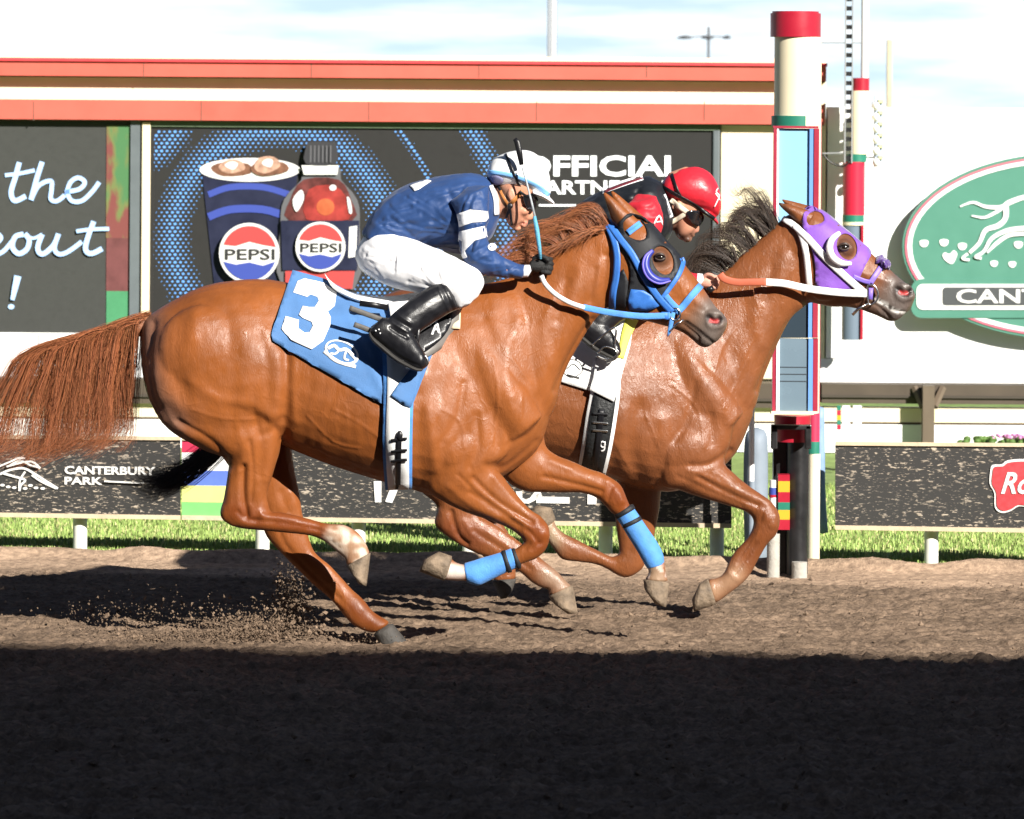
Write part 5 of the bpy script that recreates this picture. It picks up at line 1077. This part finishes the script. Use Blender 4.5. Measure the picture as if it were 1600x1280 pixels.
# finish post, its mirror's reflections painted as flat panels
YP = 25.55
fp = thing('finish_post', tuple(P(1243, 900, YP)), 'tall cream finish post with red cap and mirror coloured like reflected sky', 'post')
def cylpx(name, cx, y0, y1, r, Y, m, parent, r1=None, n=36):
    a = P(cx, y1, Y); b = P(cx, y0, Y); b[0] = a[0]; k = Y/FPX
    return MB().cyl(a, b, r*k, (r1 or r)*k, n).build(name, m, parent, True)
def autosmooth(o):
    m = o.modifiers.new('edges', 'EDGE_SPLIT'); m.split_angle = R(40); return o
red_paint = mat('red_paint', (.36, .012, .03), rough=.35, spec=.5, var=.08); green_paint = mat('green_paint', (.02, .17, .115), rough=.4, var=.08)
autosmooth(cylpx('cap', 1243, 21, 58, 39.5, YP, red_paint, fp)); autosmooth(cylpx('cap', 1243, 18, 21, 36.5, YP, red_paint, fp))
autosmooth(cylpx('shaft', 1243, 58, 645, 37, YP, mat('post_cream', (.78,.70,.50), rough=.4, var=.04, vscale=5), fp)); autosmooth(cylpx('band', 1243, 181, 197, 38, YP, green_paint, fp))
frame_red = mat('frame_red', (.30, .02, .045), rough=.4, var=.08); mat('blue_edge', (.13, .28, .62), rough=.35)
slab('sky_reflection', 1216, 201, 1264, 470, YP-.40, .03, mat('painted_sky_reflection', (.24, .47, .66), rough=.12, spec=.6, var=.03, vscale=2), fp)  # sky seen in the mirror, put in as a pale blue colour
slab('dark_reflection', 1216, 470.5, 1264, 528, YP-.40, .03, mat('painted_dark_reflection', (.03, .045, .06), rough=.1, spec=.6), fp)  # dark part of the mirror's reflection, painted as a flat panel
for y0, y1 in ((201, 528),):
    slab('panel_frame', 1208, y0, 1213, y1, YP-.42, .05, frame_red, fp); slab('panel_frame', 1213, y0, 1216, y1, YP-.415, .04, swhite, fp); slab('panel_frame', 1264, y0, 1271, y1, YP-.415, .04, MATS['blue_edge'], fp); slab('panel_frame', 1271, y0, 1279, y1, YP-.42, .05, frame_red, fp)
slab('panel_frame', 1208, 197, 1279, 200.5, YP-.42, .05, frame_red, fp)
slate_m = mat('slate_panel', (.13, .185, .23), rough=.25, spec=.5, var=.08, vscale=3)
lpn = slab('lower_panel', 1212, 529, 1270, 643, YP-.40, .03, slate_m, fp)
for y in (573, 584, 595): slab('reflected_line', 1214, y, 1263, y+1.2, YP-.404, .003, mat('reflection_grey', (.06,.08,.10), rough=.5), lpn)  # reflected stand fascia drawn in as thin grey lines
slab('mirror_frame', 1207, 529, 1212, 643, YP-.41, .05, frame_red, fp); slab('mirror_frame', 1213, 529, 1218, 643, YP-.412, .01, swhite, fp); slab('mirror_frame', 1263, 529, 1270, 643, YP-.412, .01, MATS['blue_edge'], fp); slab('mirror_frame', 1270.5, 529, 1278, 643, YP-.41, .05, frame_red, fp)
slab('sill', 1205, 643, 1272, 648, YP-.44, .1, cream, fp)
for y in (300, 560): slab('bracket', 1228, y, 1256, y+8, YP-.365, .33, frame_red, fp)
blackp = mat('black_paint', (.012, .012, .013), rough=.35, spec=.5, var=.3, vscale=12); concrete = mat('concrete', (.38,.36,.32), rough=.85, var=.15, vscale=15, bump=.4, bscale=60)
autosmooth(cylpx('bucket', 1238, 649, 690, 27, YP-.14, red_paint, fp, 29))
lo, hi = wbox(1205, 664, 1268, 672, YP-.30, .05); MB().box(lo, hi, .006).build('bracket', blackp, fp)
for x in (1205, 1258): lo, hi = wbox(x, 664, x+10, 702, YP-.30, .06); MB().box(lo, hi, .006).build('bracket', blackp, fp)
lo, hi = wbox(1208, 690, 1230, 902, YP-.02, .1); MB().box(lo, hi, .006).build('post_leg', blackp, fp)
autosmooth(cylpx('post_leg', 1245, 690, 902, 17, YP-.05, blackp, fp)); autosmooth(cylpx('footing', 1249, 878, 905, 12, YP-.16, concrete, fp)); autosmooth(cylpx('footing', 1208, 834, 906, 10, YP-.14, concrete, fp)); autosmooth(cylpx('conduit', 1208, 750, 834, 6, YP-.14, swhite, fp))
for i, (y0, y1, m) in enumerate(((742,752,'red_paint'),(752,769,'y'),(769,785,'red_paint'),(785,797,'green_paint'),(797,812,'y'),(812,828,'red_paint'))):
    slab('striped_box', 1216, y0, 1234, y1, YP-.17, .09, mat('yellow_paint', (.55,.33,.02), rough=.45) if m == 'y' else MATS[m], fp)
for y0, y1, m in ((762,773,pblue), (773,777,red_paint)): autosmooth(cylpx('conduit_band', 1208, y0, y1, 6.6, YP-.14, m, fp))
rp_ = thing('striped_pole', tuple(P(1271, 880, 25.95)), 'slim red, green and cream pole right behind the finish post', 'pole')
for y0, y1, m in ((190,690,mat('rose_red', (.45,.03,.08), rough=.45)),(690,709,green_paint),(709,882,mat('pole_cream', (.72,.66,.5), rough=.5, var=.06))): autosmooth(cylpx('section', 1271, y0, y1, 9.5, 25.95, m, rp_))
padm = mat('blue_grey_padding', (.20,.24,.29), rough=.6, var=.1, vscale=6, bump2=.3, b2scale=8)
gp = thing('padded_post', tuple(P(1183, 890, 26.1)), 'blue-grey padded post with a white pole left of the finish post', 'post')
v, f = loft([(1170,672,1194,672,.03,0),(1164,684,1199,684,.07,0),(1162,720,1200,720,.075,0),(1162,800,1200,800,.075,0),(1164,885,1200,885,.07,0)], 26.1, 20, 3); mk('padding', v, f, padm, gp)
autosmooth(cylpx('pole', 1174, 600, 752, 4.5, 25.95, swhite, gp)); autosmooth(cylpx('pole', 1174, 752, 885, 5.5, 25.95, padm, gp))
bp = thing('blue_tarpaulin', tuple(P(1286, 835, 26.5)), 'folded pale blue tarpaulin hanging right of the finish post', 'tarpaulin')
v, f = loft([(1274,638,1288,638,.02,0),(1272,700,1289,700,.03,0),(1272,770,1290,770,.03,0),(1273,828,1294,832,.03,0)], 26.5, 14, 3, .8); mk('cloth', v, f, mat('blue_tarp', (.20,.30,.47), rough=.5, var=.15, vscale=8, bump2=.6, b2scale=9), bp)

# striped pole on the white board, its mast and lamps
s2 = thing('striped_pole', tuple(P(1337, 530, YT-.3)), 'red, cream and green striped pole fixed to the white board', 'pole')
YQ = YT-.28
for cx, y0, y1, r, m in ((1345,122,142,13.2,red_paint),(1343,142,241,15,MATS['post_cream']),(1338,241,253,16,green_paint),(1334,253,336,17,mat('bright_red_paint', (.52,.02,.05), rough=.35)),(1333,336,347,17,green_paint),(1333,347,352,17,MATS['post_cream']),(1330,352,531,15,mat('slate_paint', (.13,.17,.22), rough=.3))):
    autosmooth(cylpx('section', cx, y0, y1, r, YQ, m, s2))
slab('edge_strip', 1345, 352, 1349, 531, YQ-.06, .05, red_paint, s2)
autosmooth(cylpx('mast', 1351, -40, 122, 6, YQ, swhite, s2, n=16))
for x in (1321, 1332): slab('lattice_rail', x-1, -40, x+1, 255, YQ-.08, .03, mat('grey_metal', (.28,.29,.30), rough=.5), s2)
for i in range(20): slab('lattice_rung', 1322, -34+i*14.6, 1331, -27+i*14.6, YQ-.07, .02, blackp, s2)
for a in ([(1280,67),(1322,67)], [(1332,67),(1346,67)], [(1285,240),(1320,239)]): MB().tube([P(x, y, YQ-.07) for x, y in a], .005, 6).build('wire', MATS['grey_metal'], s2)
MB().tube([P(x, y, YQ-.07) for x, y in catmull([(1285,241),(1300,255),(1318,260),(1328,252)], 4)], .006, 6).build('wire', blackp, s2, True)
ls = thing('lamp_strip', tuple(P(1372, 262, YQ)), 'upright strip of small white lamps beside the striped pole', 'lamp strip')
slab('housing', 1366, 150, 1379, 261, YQ, .06, mat('blue_grey_metal', (.36,.42,.50), rough=.5, var=.2, vscale=20), ls)
for i in range(6):
    v, f = ellipsoid(1369, 166+i*17.5, YQ-.03, .024, .03, .028); mk('lamp', v, f, swhite, ls)
    slab('lamp_shade', 1373, 156+i*17.5, 1380, 161+i*17.5, YQ-.03, .03, mat('pale_yellow', (.55,.55,.30), rough=.5), ls)
MB().tube([P(1352,246,YQ), P(1367,246,YQ)], .006, 6).build('bracket', MATS['grey_metal'], ls)
YB = 70.0
fb = thing('sign_post', tuple(P(1389, 415, 60)), 'thin beige upright post standing behind the white board', 'post')
slab('post', 1385, 62, 1393, 460, 60, .1, mat('beige_post', (.50,.42,.30), rough=.6, var=.2, vscale=5), fb, .01)
lm = thing('light_mast', tuple(P(857, 404, 80)), 'tall grey mast with a thin white cable rising behind the tote board', 'mast')
autosmooth(cylpx('mast', 855.5, -80, 404, 2.6, 80, mat('mast_grey', (.30,.32,.34), rough=.5), lm, n=12)); autosmooth(cylpx('conduit', 862, -80, 404, 3.4, 80.3, swhite, lm, n=12)); autosmooth(cylpx('cable', 867.5, -80, 404, .7, 80, MATS['mast_grey'], lm, n=8))
lp = thing('lamp_post', tuple(P(1105, 370, 95)), 'distant lamp post with three lamp heads above the tote board', 'lamp post')
dk = mat('dark_metal', (.10,.11,.12), rough=.5)
autosmooth(cylpx('pole', 1105, 42, 370, 2.2, 95, dk, lp, n=10)); MB().tube([P(1062,59,95), P(1105,56,95), P(1142,59,95)], .012, 6).build('arm', dk, lp)
for x0, x1 in ((1058, 1081), (1096, 1115), (1129, 1142)):
    v, f = loft([(x0,58,x0,60,.08,0),((x0*2+x1)/3,56,(x0*2+x1)/3,61,.15,0),((x0+2*x1)/3,55,(x0+2*x1)/3,61,.15,0),(x1,58,x1,60,.06,0)], 95, 12, 3); mk('lamp_head', v, f, dk, lp)

# trackside boards
def Yf(px): return 26.35-.1*(px-800)/FPX*26.35
spl = bpy.data.materials.new('mud_spattered_black'); spl.use_nodes = True; MATS['mud_spattered_black'] = spl
nt = spl.node_tree; nd = nt.nodes; lk = nt.links; bs = nd['Principled BSDF']; bs.inputs['Roughness'].default_value = .55
t_ = nd.new('ShaderNodeTexCoord')
def spots(scale, sx, sz, lo, hi):
    m_ = nd.new('ShaderNodeMapping'); m_.inputs['Scale'].default_value = (sx, 1, sz); m_.inputs['Rotation'].default_value = (0, .12, 0); lk.new(t_.outputs['Object'], m_.inputs[0])
    w_ = nd.new('ShaderNodeTexNoise'); w_.inputs['Scale'].default_value = scale; w_.inputs['Detail'].default_value = 3.5; w_.inputs['Roughness'].default_value = .55; lk.new(m_.outputs[0], w_.inputs['Vector'])
    r_ = nd.new('ShaderNodeMapRange'); r_.inputs[1].default_value = lo; r_.inputs[2].default_value = hi; lk.new(w_.outputs['Fac'], r_.inputs[0]); return r_.outputs[0]
a_ = spots(12, 1.8, 6.5, .60, .67); b_ = spots(30, 1.4, 4.5, .60, .68); big = spots(2.2, 1, 2, .10, .60)
mx_ = nd.new('ShaderNodeMath'); mx_.operation = 'MAXIMUM'; lk.new(a_, mx_.inputs[0]); lk.new(b_, mx_.inputs[1])
mu = nd.new('ShaderNodeMath'); mu.operation = 'MULTIPLY'; lk.new(mx_.outputs[0], mu.inputs[0]); lk.new(big, mu.inputs[1])
cm = nd.new('ShaderNodeMixRGB'); cm.inputs[1].default_value = (.030, .029, .028, 1); cm.inputs[2].default_value = (.50, .42, .33, 1); lk.new(mu.outputs[0], cm.inputs[0]); lk.new(cm.outputs[0], bs.inputs['Base Color'])
bpn = nd.new('ShaderNodeBump'); bpn.inputs['Strength'].default_value = .6; bpn.inputs['Distance'].default_value = .006; lk.new(mu.outputs[0], bpn.inputs['Height']); lk.new(bpn.outputs[0], bs.inputs['Normal'])
top = lambda x: 680+.0078*x
bot = lambda x: 801+.0152*x
def qslab(name, x0, x1, t0, b0, dy, d, m, parent):
    v = [P(x, y, Yf(x)+k) for k in (dy, dy+d) for x, y in ((x0, b0(x0)), (x1, b0(x1)), (x1, t0(x1)), (x0, t0(x0)))]
    return mk(name, v, [(0,1,2,3),(7,6,5,4),(0,4,5,1),(1,5,6,2),(2,6,7,3),(3,7,4,0)], m, parent, False)
def board(label, x0, x1, posts, panel=True):
    t = thing('trackside_board', tuple(P((x0+x1)/2, 872, Yf((x0+x1)/2))), label, 'board', 'trackside boards')
    if panel: qslab('panel', x0, x1, lambda x: top(x)+6, bot, 0, .03, spl, t)
    qslab('rail', x0, x1, top, lambda x: top(x)+6, -.012, .06, tan_paint, t); qslab('rail', x0, x1, bot, lambda x: bot(x)+7, -.012, .06, tan_paint, t)
    for x in posts:
        Y = Yf(x)+.08; g = HOR+FPX*CAM_H/Y+ROLL*(x-800)
        autosmooth(cylpx('post', x, top(x)+8, g+3, 11, Y, mat('white_post', (.74,.72,.68), rough=.5, var=.08, vscale=15), t))
    return t
bA = board('black board with white running horse emblem and track name, far left', -190, 282, (-120, 125)); lw = mat('board_white', (.72,.71,.69), rough=.6, var=.12, vscale=40)
text('lettering', 'CANTERBURY', 101, 728, 243, 741, lambda x: Yf(x)-.004, lw, bA, .03, slope=.012); text('lettering', 'PARK', 101, 745, 160, 757, lambda x: Yf(x)-.004, lw, bA, .03, slope=.012)
brush('lettering', [(163,752),(225,755)], 2.4, lambda x: Yf(x)-.004, lw, bA)
za = lambda pts: [(a/3.81, 640+b/3.81) for a, b in pts]
for pts, w in (([(-20,345),(40,320),(100,295),(150,290)], 2.6), ([(40,340),(110,320),(190,310),(240,350)], 3), ([(60,330),(120,305),(180,330),(230,345)], 2.4), ([(0,385),(60,360),(140,350),(210,385),(280,430),(345,470)], 3.4), ([(190,390),(250,430),(335,470)], 3), ([(20,380),(90,400),(150,420),(125,450),(115,485)], 3.4), ([(150,370),(120,420),(115,470)], 3), ([(70,310),(100,290),(140,285)], 2.2)):
    brush('emblem', za(pts), w, lambda x: Yf(x)-.004, lw, bA)
for x, y in ((15,450),(50,460),(85,465),(150,470),(182,452),(215,466),(255,470)): flat('emblem', [[za(ell(x, y, 14, 8, 0, 10))]], lambda px: Yf(px)-.004, lw, bA)
bC = board('board striped red, white, blue, yellow and green beside the black tail', 284, 420, (410,), False)
cw = bot(350)-top(350)-6
for (f0, f1, m) in ((0, .16, mat('stripe_red', (.5,.03,.08), rough=.5)), (.16, .40, swhite), (.40, .60, mat('stripe_blue', (.10,.17,.55), rough=.5, var=.1)), (.60, .82, mat('stripe_yellow', (.72,.70,.22), rough=.5, var=.06)), (.82, 1.0, mat('stripe_green', (.18,.50,.16), rough=.5, var=.1))):
    qslab('stripe', 284, 420, lambda x, f=f0: top(x)+6+f*cw, lambda x, f=f1: top(x)+6+f*(bot(x)-top(x)-6), 0, .03, m, bC)
bM_ = board('long mud-spattered black board with big white letters behind the horses\' legs', 421, 1143, (560, 733, 946, 1120))
for poly in ([(584,752),(596,752),(596,785),(586,785)], [(612,757),(624,760),(613,786),(602,784)], [(806,768),(816,768),(816,778),(822,781),(828,778),(836,768),(846,768),(838,781),(826,787),(812,786)], [(838,771),(846,771),(846,776),(890,777),(890,787),(838,786)], [(918,772),(932,772),(932,788),(918,788)]):
    flat('lettering', [[poly]], lambda x: Yf(x)-.004, lw, bM_, step=8)
bR = board('mud-spattered black board with a red emblem at the right edge', 1305, 1760, (1455, 1690))
blob = lambda k: [(1592+(a-1592)*k, 762+(b-762)*k) for a, b in smooth_loop([(1549,738),(1552,728),(1566,727),(1575,721),(1600,719),(1640,722),(1640,790),(1610,792),(1592,790),(1580,797),(1566,800),(1556,792),(1555,770),(1548,756)], 3)]
flat('emblem', [[blob(1.04)]], lambda x: Yf(x)-.004, lw, bR, step=14); flat('emblem', [[blob(.95)]], lambda x: Yf(x)-.009, mat('emblem_red', (.50,.05,.06), rough=.5, var=.15, vscale=40), bR, step=14)
text('lettering', 'Ro', 1564, 738, 1612, 772, lambda x: Yf(x)-.014, lw, bR, .02, .35)
sp = thing('striped_stake', tuple(P(1312, 690, 33)), 'thin stake with red, yellow and green stripes under the sign board', 'stake')
for i, m in enumerate(('green_paint', 'bright_red_paint', 'yellow_paint', 'green_paint', 'bright_red_paint')): slab('stripe', 1308, 634+i*7.5, 1314, 641.5+i*7.5, 33, .03, MATS[m], sp)
slab('post', 1308, 671.5, 1314, 731, 33, .03, swhite, sp)
wp = thing('white_stake', tuple(P(1338, 690, 33.2)), 'pair of white upright boards under the sign board', 'stake')
slab('board', 1316, 634, 1328, 728, 33.2, .04, swhite, wp); slab('board', 1333, 634, 1346, 728, 33.2, .04, swhite, wp)

# grandstand behind the photographer: its roof throws the shade over the near half of the track
gs = thing('grandstand', (15, -20, 0), 'large dark-roofed grandstand behind the photographer, shading the near track', 'grandstand')
cot = 1/math.tan(SUN_EL); HR = (21.74+1)/(cot*math.cos(SUN_AZ)); xs_ = HR*cot*math.sin(SUN_AZ)
ge = lambda x: -1-.07*(x-xs_)
stand = mat('stand_steel', (.10, .115, .13), rough=.6, var=.15, vscale=2); seat_c = mat('stand_concrete', (.20, .19, .18), rough=.8, var=.2, vscale=3)
def gbox(name, x0, x1, d0, d1, z0, z1, m):
    v = [(x, ge(x)-d, z) for z in (z0, z1) for x, d in ((x0, d0), (x1, d0), (x1, d1), (x0, d1))]
    return mk(name, v, [(0,1,2,3),(7,6,5,4),(4,5,1,0),(5,6,2,1),(6,7,3,2),(7,4,0,3)], m, gs, False)
gbox('roof', -60, 95, .02, 34, HR-.5, HR, stand); gbox('fascia', -60, 95, 0, .3, HR-1.6, HR-.52, mat('stand_fascia', (.20,.26,.31), rough=.5, var=.1)); gbox('back_wall', -60, 95, 33, 34, 0, HR-.52, stand)
for i in range(9): gbox('tier', -60, 95, 9+i*2.6, 9+(i+1)*2.6-.01, 0, 1.0+i*.95, seat_c)
for x in range(-55, 95, 15): gbox('column', x, x+.5, 8, 8.5, 0, HR-.52, stand)
gbox('balcony', -60, 95, 20, 33, HR*.72, HR*.76, MATS['stand_fascia'])

# ------------------------------------------------------------------ ground
def grid(name, X, Yv, Zf, m, colors=None):
    nx, ny = len(X), len(Yv); gx, gy = np.meshgrid(X, Yv); z = Zf(gx.ravel(), gy.ravel())
    co = np.column_stack([gx.ravel(), gy.ravel(), z]).astype(np.float32)
    i = np.arange((nx-1)*(ny-1)); r = i//(nx-1); c = i % (nx-1); a = r*nx+c
    q = np.column_stack([a, a+1, a+nx+1, a+nx]).astype(np.int32); me = bpy.data.meshes.new(name)
    me.vertices.add(len(co)); me.vertices.foreach_set('co', co.ravel()); me.loops.add(q.size); me.loops.foreach_set('vertex_index', q.ravel())
    me.polygons.add(len(q)); me.polygons.foreach_set('loop_start', np.arange(0, q.size, 4, dtype=np.int32)); me.polygons.foreach_set('loop_total', np.full(len(q), 4, np.int32)); me.polygons.foreach_set('use_smooth', np.ones(len(q), bool)); me.update(calc_edges=True)
    o = bpy.data.objects.new(name, me); col.objects.link(o); me.materials.append(m); return o
def edge(x): return 25.83-.095*x + .05*np.sin(x*2.1)+.03*np.sin(x*5.3+1)            # where dirt meets grass
dirt = bpy.data.materials.new('track_dirt'); dirt.use_nodes = True
nt = dirt.node_tree; nd = nt.nodes; lk = nt.links; bs = nd['Principled BSDF']; bs.inputs['Roughness'].default_value = .95; bs.inputs['Specular IOR Level'].default_value = .15
t_ = nd.new('ShaderNodeTexCoord'); m_ = nd.new('ShaderNodeMapping'); m_.inputs['Scale'].default_value = (1, 1.4, 1); lk.new(t_.outputs['Object'], m_.inputs[0])
def tn(s, d=5, ro=.6):
    n = nd.new('ShaderNodeTexNoise'); n.inputs['Scale'].default_value = s; n.inputs['Detail'].default_value = d; n.inputs['Roughness'].default_value = ro; lk.new(m_.outputs[0], n.inputs['Vector']); return n.outputs['Fac']
cr = nd.new('ShaderNodeValToRGB'); cr.color_ramp.elements[0].position = .30; cr.color_ramp.elements[0].color = (.105, .074, .052, 1); cr.color_ramp.elements[1].position = .72; cr.color_ramp.elements[1].color = (.34, .245, .172, 1); lk.new(tn(26, 8, .7), cr.inputs[0])
c2 = nd.new('ShaderNodeMixRGB'); c2.blend_type = 'MULTIPLY'; c2.inputs[0].default_value = .6; lk.new(cr.outputs[0], c2.inputs[1])
cr2 = nd.new('ShaderNodeValToRGB'); cr2.color_ramp.elements[0].position = .35; cr2.color_ramp.elements[0].color = (.6, .58, .56, 1); cr2.color_ramp.elements[1].position = .65; cr2.color_ramp.elements[1].color = (1.15, 1.12, 1.1, 1); lk.new(tn(2.2, 4), cr2.inputs[0]); lk.new(cr2.outputs[0], c2.inputs[2]); vc = nd.new('ShaderNodeVertexColor'); vc.layer_name = 'Col'; c3 = nd.new('ShaderNodeMixRGB'); c3.blend_type = 'MULTIPLY'; c3.inputs[0].default_value = 1.0; lk.new(c2.outputs[0], c3.inputs[1]); lk.new(vc.outputs[0], c3.inputs[2]); lk.new(c3.outputs[0], bs.inputs['Base Color'])
def whiten(o, c=1.0):
    me = o.data; a = me.color_attributes.new('Col', 'FLOAT_COLOR', 'POINT'); k = np.ones((len(me.vertices), 4), np.float32); k[:, :3] = np.asarray(c).reshape(-1, 1) if hasattr(c, '__len__') else c; a.data.foreach_set('color', k.ravel())
bpn = nd.new('ShaderNodeBump'); bpn.inputs['Strength'].default_value = .9; bpn.inputs['Distance'].default_value = .012; lk.new(tn(110, 5, .65), bpn.inputs['Height']); lk.new(bpn.outputs[0], bs.inputs['Normal'])
def hz_(x, y):
    n1 = vnoise(x*9, y*15, x*0, 1); n2 = vnoise(x*24, y*38, x*0, 2); n3 = vnoise(x*58, y*80, x*0, 3); n4 = vnoise(x*1.2, y*2.2, x*0, 4)
    cl = np.abs(n2-.5)*2; z = .010*(n1-.5)+.015*(1-cl)**2*(n1*.6+.5)+.012*(n3-.5)+.014*(n4-.5)+.006*np.sin(y*52+3*n1+.8*np.sin(x*2))*(.4+n1)
    z = z*(1+.6*np.clip((21.7-y)/.3, 0, 1))
    d = y-edge(x)                                                                   # the harrowed cushion stops short of the rail: smoother strip, then a crumbling lip
    sm = np.clip((d+.95)/.35, 0, 1); z = z*(1-.72*sm)
    z += .022*np.exp(-((d+.55)/.05)**2)*(.4+vnoise(x*3, x*0, x*0, 8)) - .02*np.exp(-((d+.40)/.07)**2)
    z += (.050+.03*vnoise(x*4, y*4, x*0, 6))*np.exp(-((d+.04)/.085)**2) + .012*np.exp(-((d+.2)/.04)**2)*vnoise(x*7, y*7, x*0, 7)
    z -= .10*np.clip((d-.10)/.2, 0, 1)
    z += -.03*np.exp(-(((x-(-.55))/.16)**2+((y-22.12)/.10)**2))                        # where the hind foot digs in
    return z
trk = grid('track', np.arange(-3.7, 3.7, .0125), np.concatenate([np.arange(14.0, 21.0, .02), np.arange(21.0, 26.6, .0125)]), hz_, dirt); trk['kind'] = 'structure'
_c = np.empty(len(trk.data.vertices)*3, np.float32); trk.data.vertices.foreach_get('co', _c); _c = _c.reshape(-1, 3); _d = _c[:, 1]-edge(_c[:, 0])
whiten(trk, 1.0+.95*np.clip((_d+.95)/.3, 0, 1)*(.75+.5*vnoise(_c[:, 0]*2, _c[:, 1]*9, _c[:, 0]*0, 12)))       # dry packed strip by the rail is paler
grass_soil = mat('turf_soil', (.20, .29, .08), rough=.9, var=.35, vscale=9, bump=.6, bscale=50)
inf = grid('infield', np.linspace(-60, 60, 60), np.concatenate([np.linspace(25.5, 27, 8), np.linspace(27.3, 70, 30)]), lambda x, y: -.02-.06*np.clip((edge(np.clip(x, -4, 4))+.1-y)/.2, 0, 1), grass_soil); inf['kind'] = 'structure'
gnd = mk('ground', [(-3000,-3000,-.09),(3000,-3000,-.09),(3000,3000,-.09),(-3000,3000,-.09)], [(0,1,2,3)], dirt); gnd['kind'] = 'structure'; whiten(gnd)
# grass
n = 170000; gx = rng.uniform(-3.6, 3.6, n); d = rng.uniform(0, 1, n)**1.5*6.2; gy = edge(gx)+.02+d+rng.normal(0, .03, n)
tuft = vnoise(gx*5, gy*4, gx*0, 21); keep = rng.uniform(0, 1, n) < .35+.9*tuft; gx, gy, tuft = gx[keep], gy[keep], tuft[keep]; n = len(gx)
h = rng.uniform(.005, .020, n)*(.6+.9*tuft); an = rng.uniform(0, 2*math.pi, n); w = rng.uniform(.002, .0045, n); lean = rng.normal(0, .5, n)*h; la = rng.uniform(0, 2*math.pi, n)
b = np.column_stack([gx, gy, np.full(n, -.03)]); s = np.column_stack([np.cos(an)*w, np.sin(an)*w, np.zeros(n)]); mid = b+np.column_stack([np.cos(la)*lean*.35, np.sin(la)*lean*.35, h*.6+.02]); tipp = b+np.column_stack([np.cos(la)*lean, np.sin(la)*lean, h+.02])
V = np.stack([b-s, b+s, mid+s*.7, mid-s*.7, tipp], 1).reshape(-1, 3); i5 = np.arange(n)*5
me = bpy.data.meshes.new('grass'); me.vertices.add(len(V)); me.vertices.foreach_set('co', V.astype(np.float32).ravel())
lp_ = np.column_stack([i5, i5+1, i5+2, i5+3, i5+3, i5+2, i5+4]).astype(np.int32).ravel(); me.loops.add(len(lp_)); me.loops.foreach_set('vertex_index', lp_)
st_ = np.column_stack([np.arange(n)*7, np.arange(n)*7+4]).astype(np.int32).ravel(); me.polygons.add(2*n); me.polygons.foreach_set('loop_start', st_); me.polygons.foreach_set('loop_total', np.tile([4, 3], n).astype(np.int32)); me.update(calc_edges=True)
ca = me.color_attributes.new('Col', 'FLOAT_COLOR', 'POINT'); gc = np.where(rng.uniform(0, 1, n)[:, None] < .16, np.array([.50,.47,.22]), np.array([.26,.36,.10]))*rng.uniform(.6, 1.35, n)[:, None]
cc = np.ones((len(V), 4), np.float32); cc[:, :3] = np.repeat(gc, 5, 0); ca.data.foreach_set('color', cc.ravel())
me.materials.append(mat('grass_blades', rough=.6, spec=.25, vcol=True)); go = bpy.data.objects.new('grass', me); col.objects.link(go); tag(go, 'strip of short sunlit green grass between track and boards', 'grass', kind='stuff')
# flowers far under the sign board
fl_ = MB(); lf = MB()
for k in range(60):
    x = rng.uniform(1548, 1640); v, f = ellipsoid(x, 682+rng.uniform(-3, 3), 34.6+rng.uniform(-.2, .1), .013, .013, .010, n=4); fl_.add(v, f)
    v, f = ellipsoid(rng.uniform(1500, 1650), 688+rng.uniform(-3, 4), 34.6+rng.uniform(-.2, .1), .025, .02, .018, n=4); lf.add(v, f)
fb_ = thing('flower_bed', tuple(P(1590, 704, 34.6)), 'small bed of pink flowers under the sign board', 'flower bed')
o = fl_.build('flowers', mat('pink_flower', (.55,.22,.45), rough=.6, var=.3, vscale=30), fb_, True); o['kind'] = 'stuff'; o = lf.build('leaves', mat('leaf_green', (.08,.15,.03), rough=.6, var=.3, vscale=30), fb_, True); o['kind'] = 'stuff'
# loose clods on the track and dirt thrown up by the hind foot
def clods(name, pts, sizes, m):
    base = [(1,0,0),(-1,0,0),(0,1,0),(0,-1,0),(0,0,1),(0,0,-1)]; fs = [(0,2,4),(2,1,4),(1,3,4),(3,0,4),(2,0,5),(1,2,5),(3,1,5),(0,3,5)]
    bv = np.array(base, float); k = len(pts); V = pts[:, None]+bv[None]*sizes[:, None, None]*rng.uniform(.55, 1.25, (k, 6, 1))+rng.normal(0, .25, (k, 6, 3))*sizes[:, None, None]
    F = (np.array(fs)[None]+np.arange(k)[:, None, None]*6).reshape(-1, 3); return mk(name, V.reshape(-1, 3), F, m, None, False)
k = 9000; cx = rng.uniform(-3.4, 3.4, k); cy = 15+rng.uniform(0, 1, k)*10.2; cz = hz_(cx, cy); c_ = clods('loose_clods', np.column_stack([cx, cy, cz]), rng.gamma(2., .0022, k)+.0015, dirt); whiten(c_); tag(c_, 'loose crumbs of brown dirt scattered over the track', 'dirt', kind='stuff')
fd = []
def spray(px, py, sx, sy, n, Y, sY):
    for _ in range(n):
        p = P(px+rng.normal(0, sx), py-abs(rng.normal(0, sy)), Y+rng.normal(0, sY)); p[2] = max(p[2], .005); fd.append(p)
spray(452, 990, 17, 46, 2600, 22.35, .08); spray(400, 997, 48, 20, 2600, 22.15, .10); spray(320, 1002, 75, 9, 1600, 22.1, .12); spray(250, 985, 90, 26, 500, 22.3, .15); spray(468, 915, 26, 12, 120, 22.3, .08); spray(190, 990, 50, 26, 260, 22.6, .2); spray(560, 1004, 60, 5, 200, 22.15, .1)
fd = np.array(fd); c_ = clods('flying_dirt', fd, rng.gamma(1.5, .0016, len(fd))+.0007, dirt); whiten(c_); tag(c_, 'spray of dirt thrown up behind the hind hooves', 'dirt', kind='stuff')
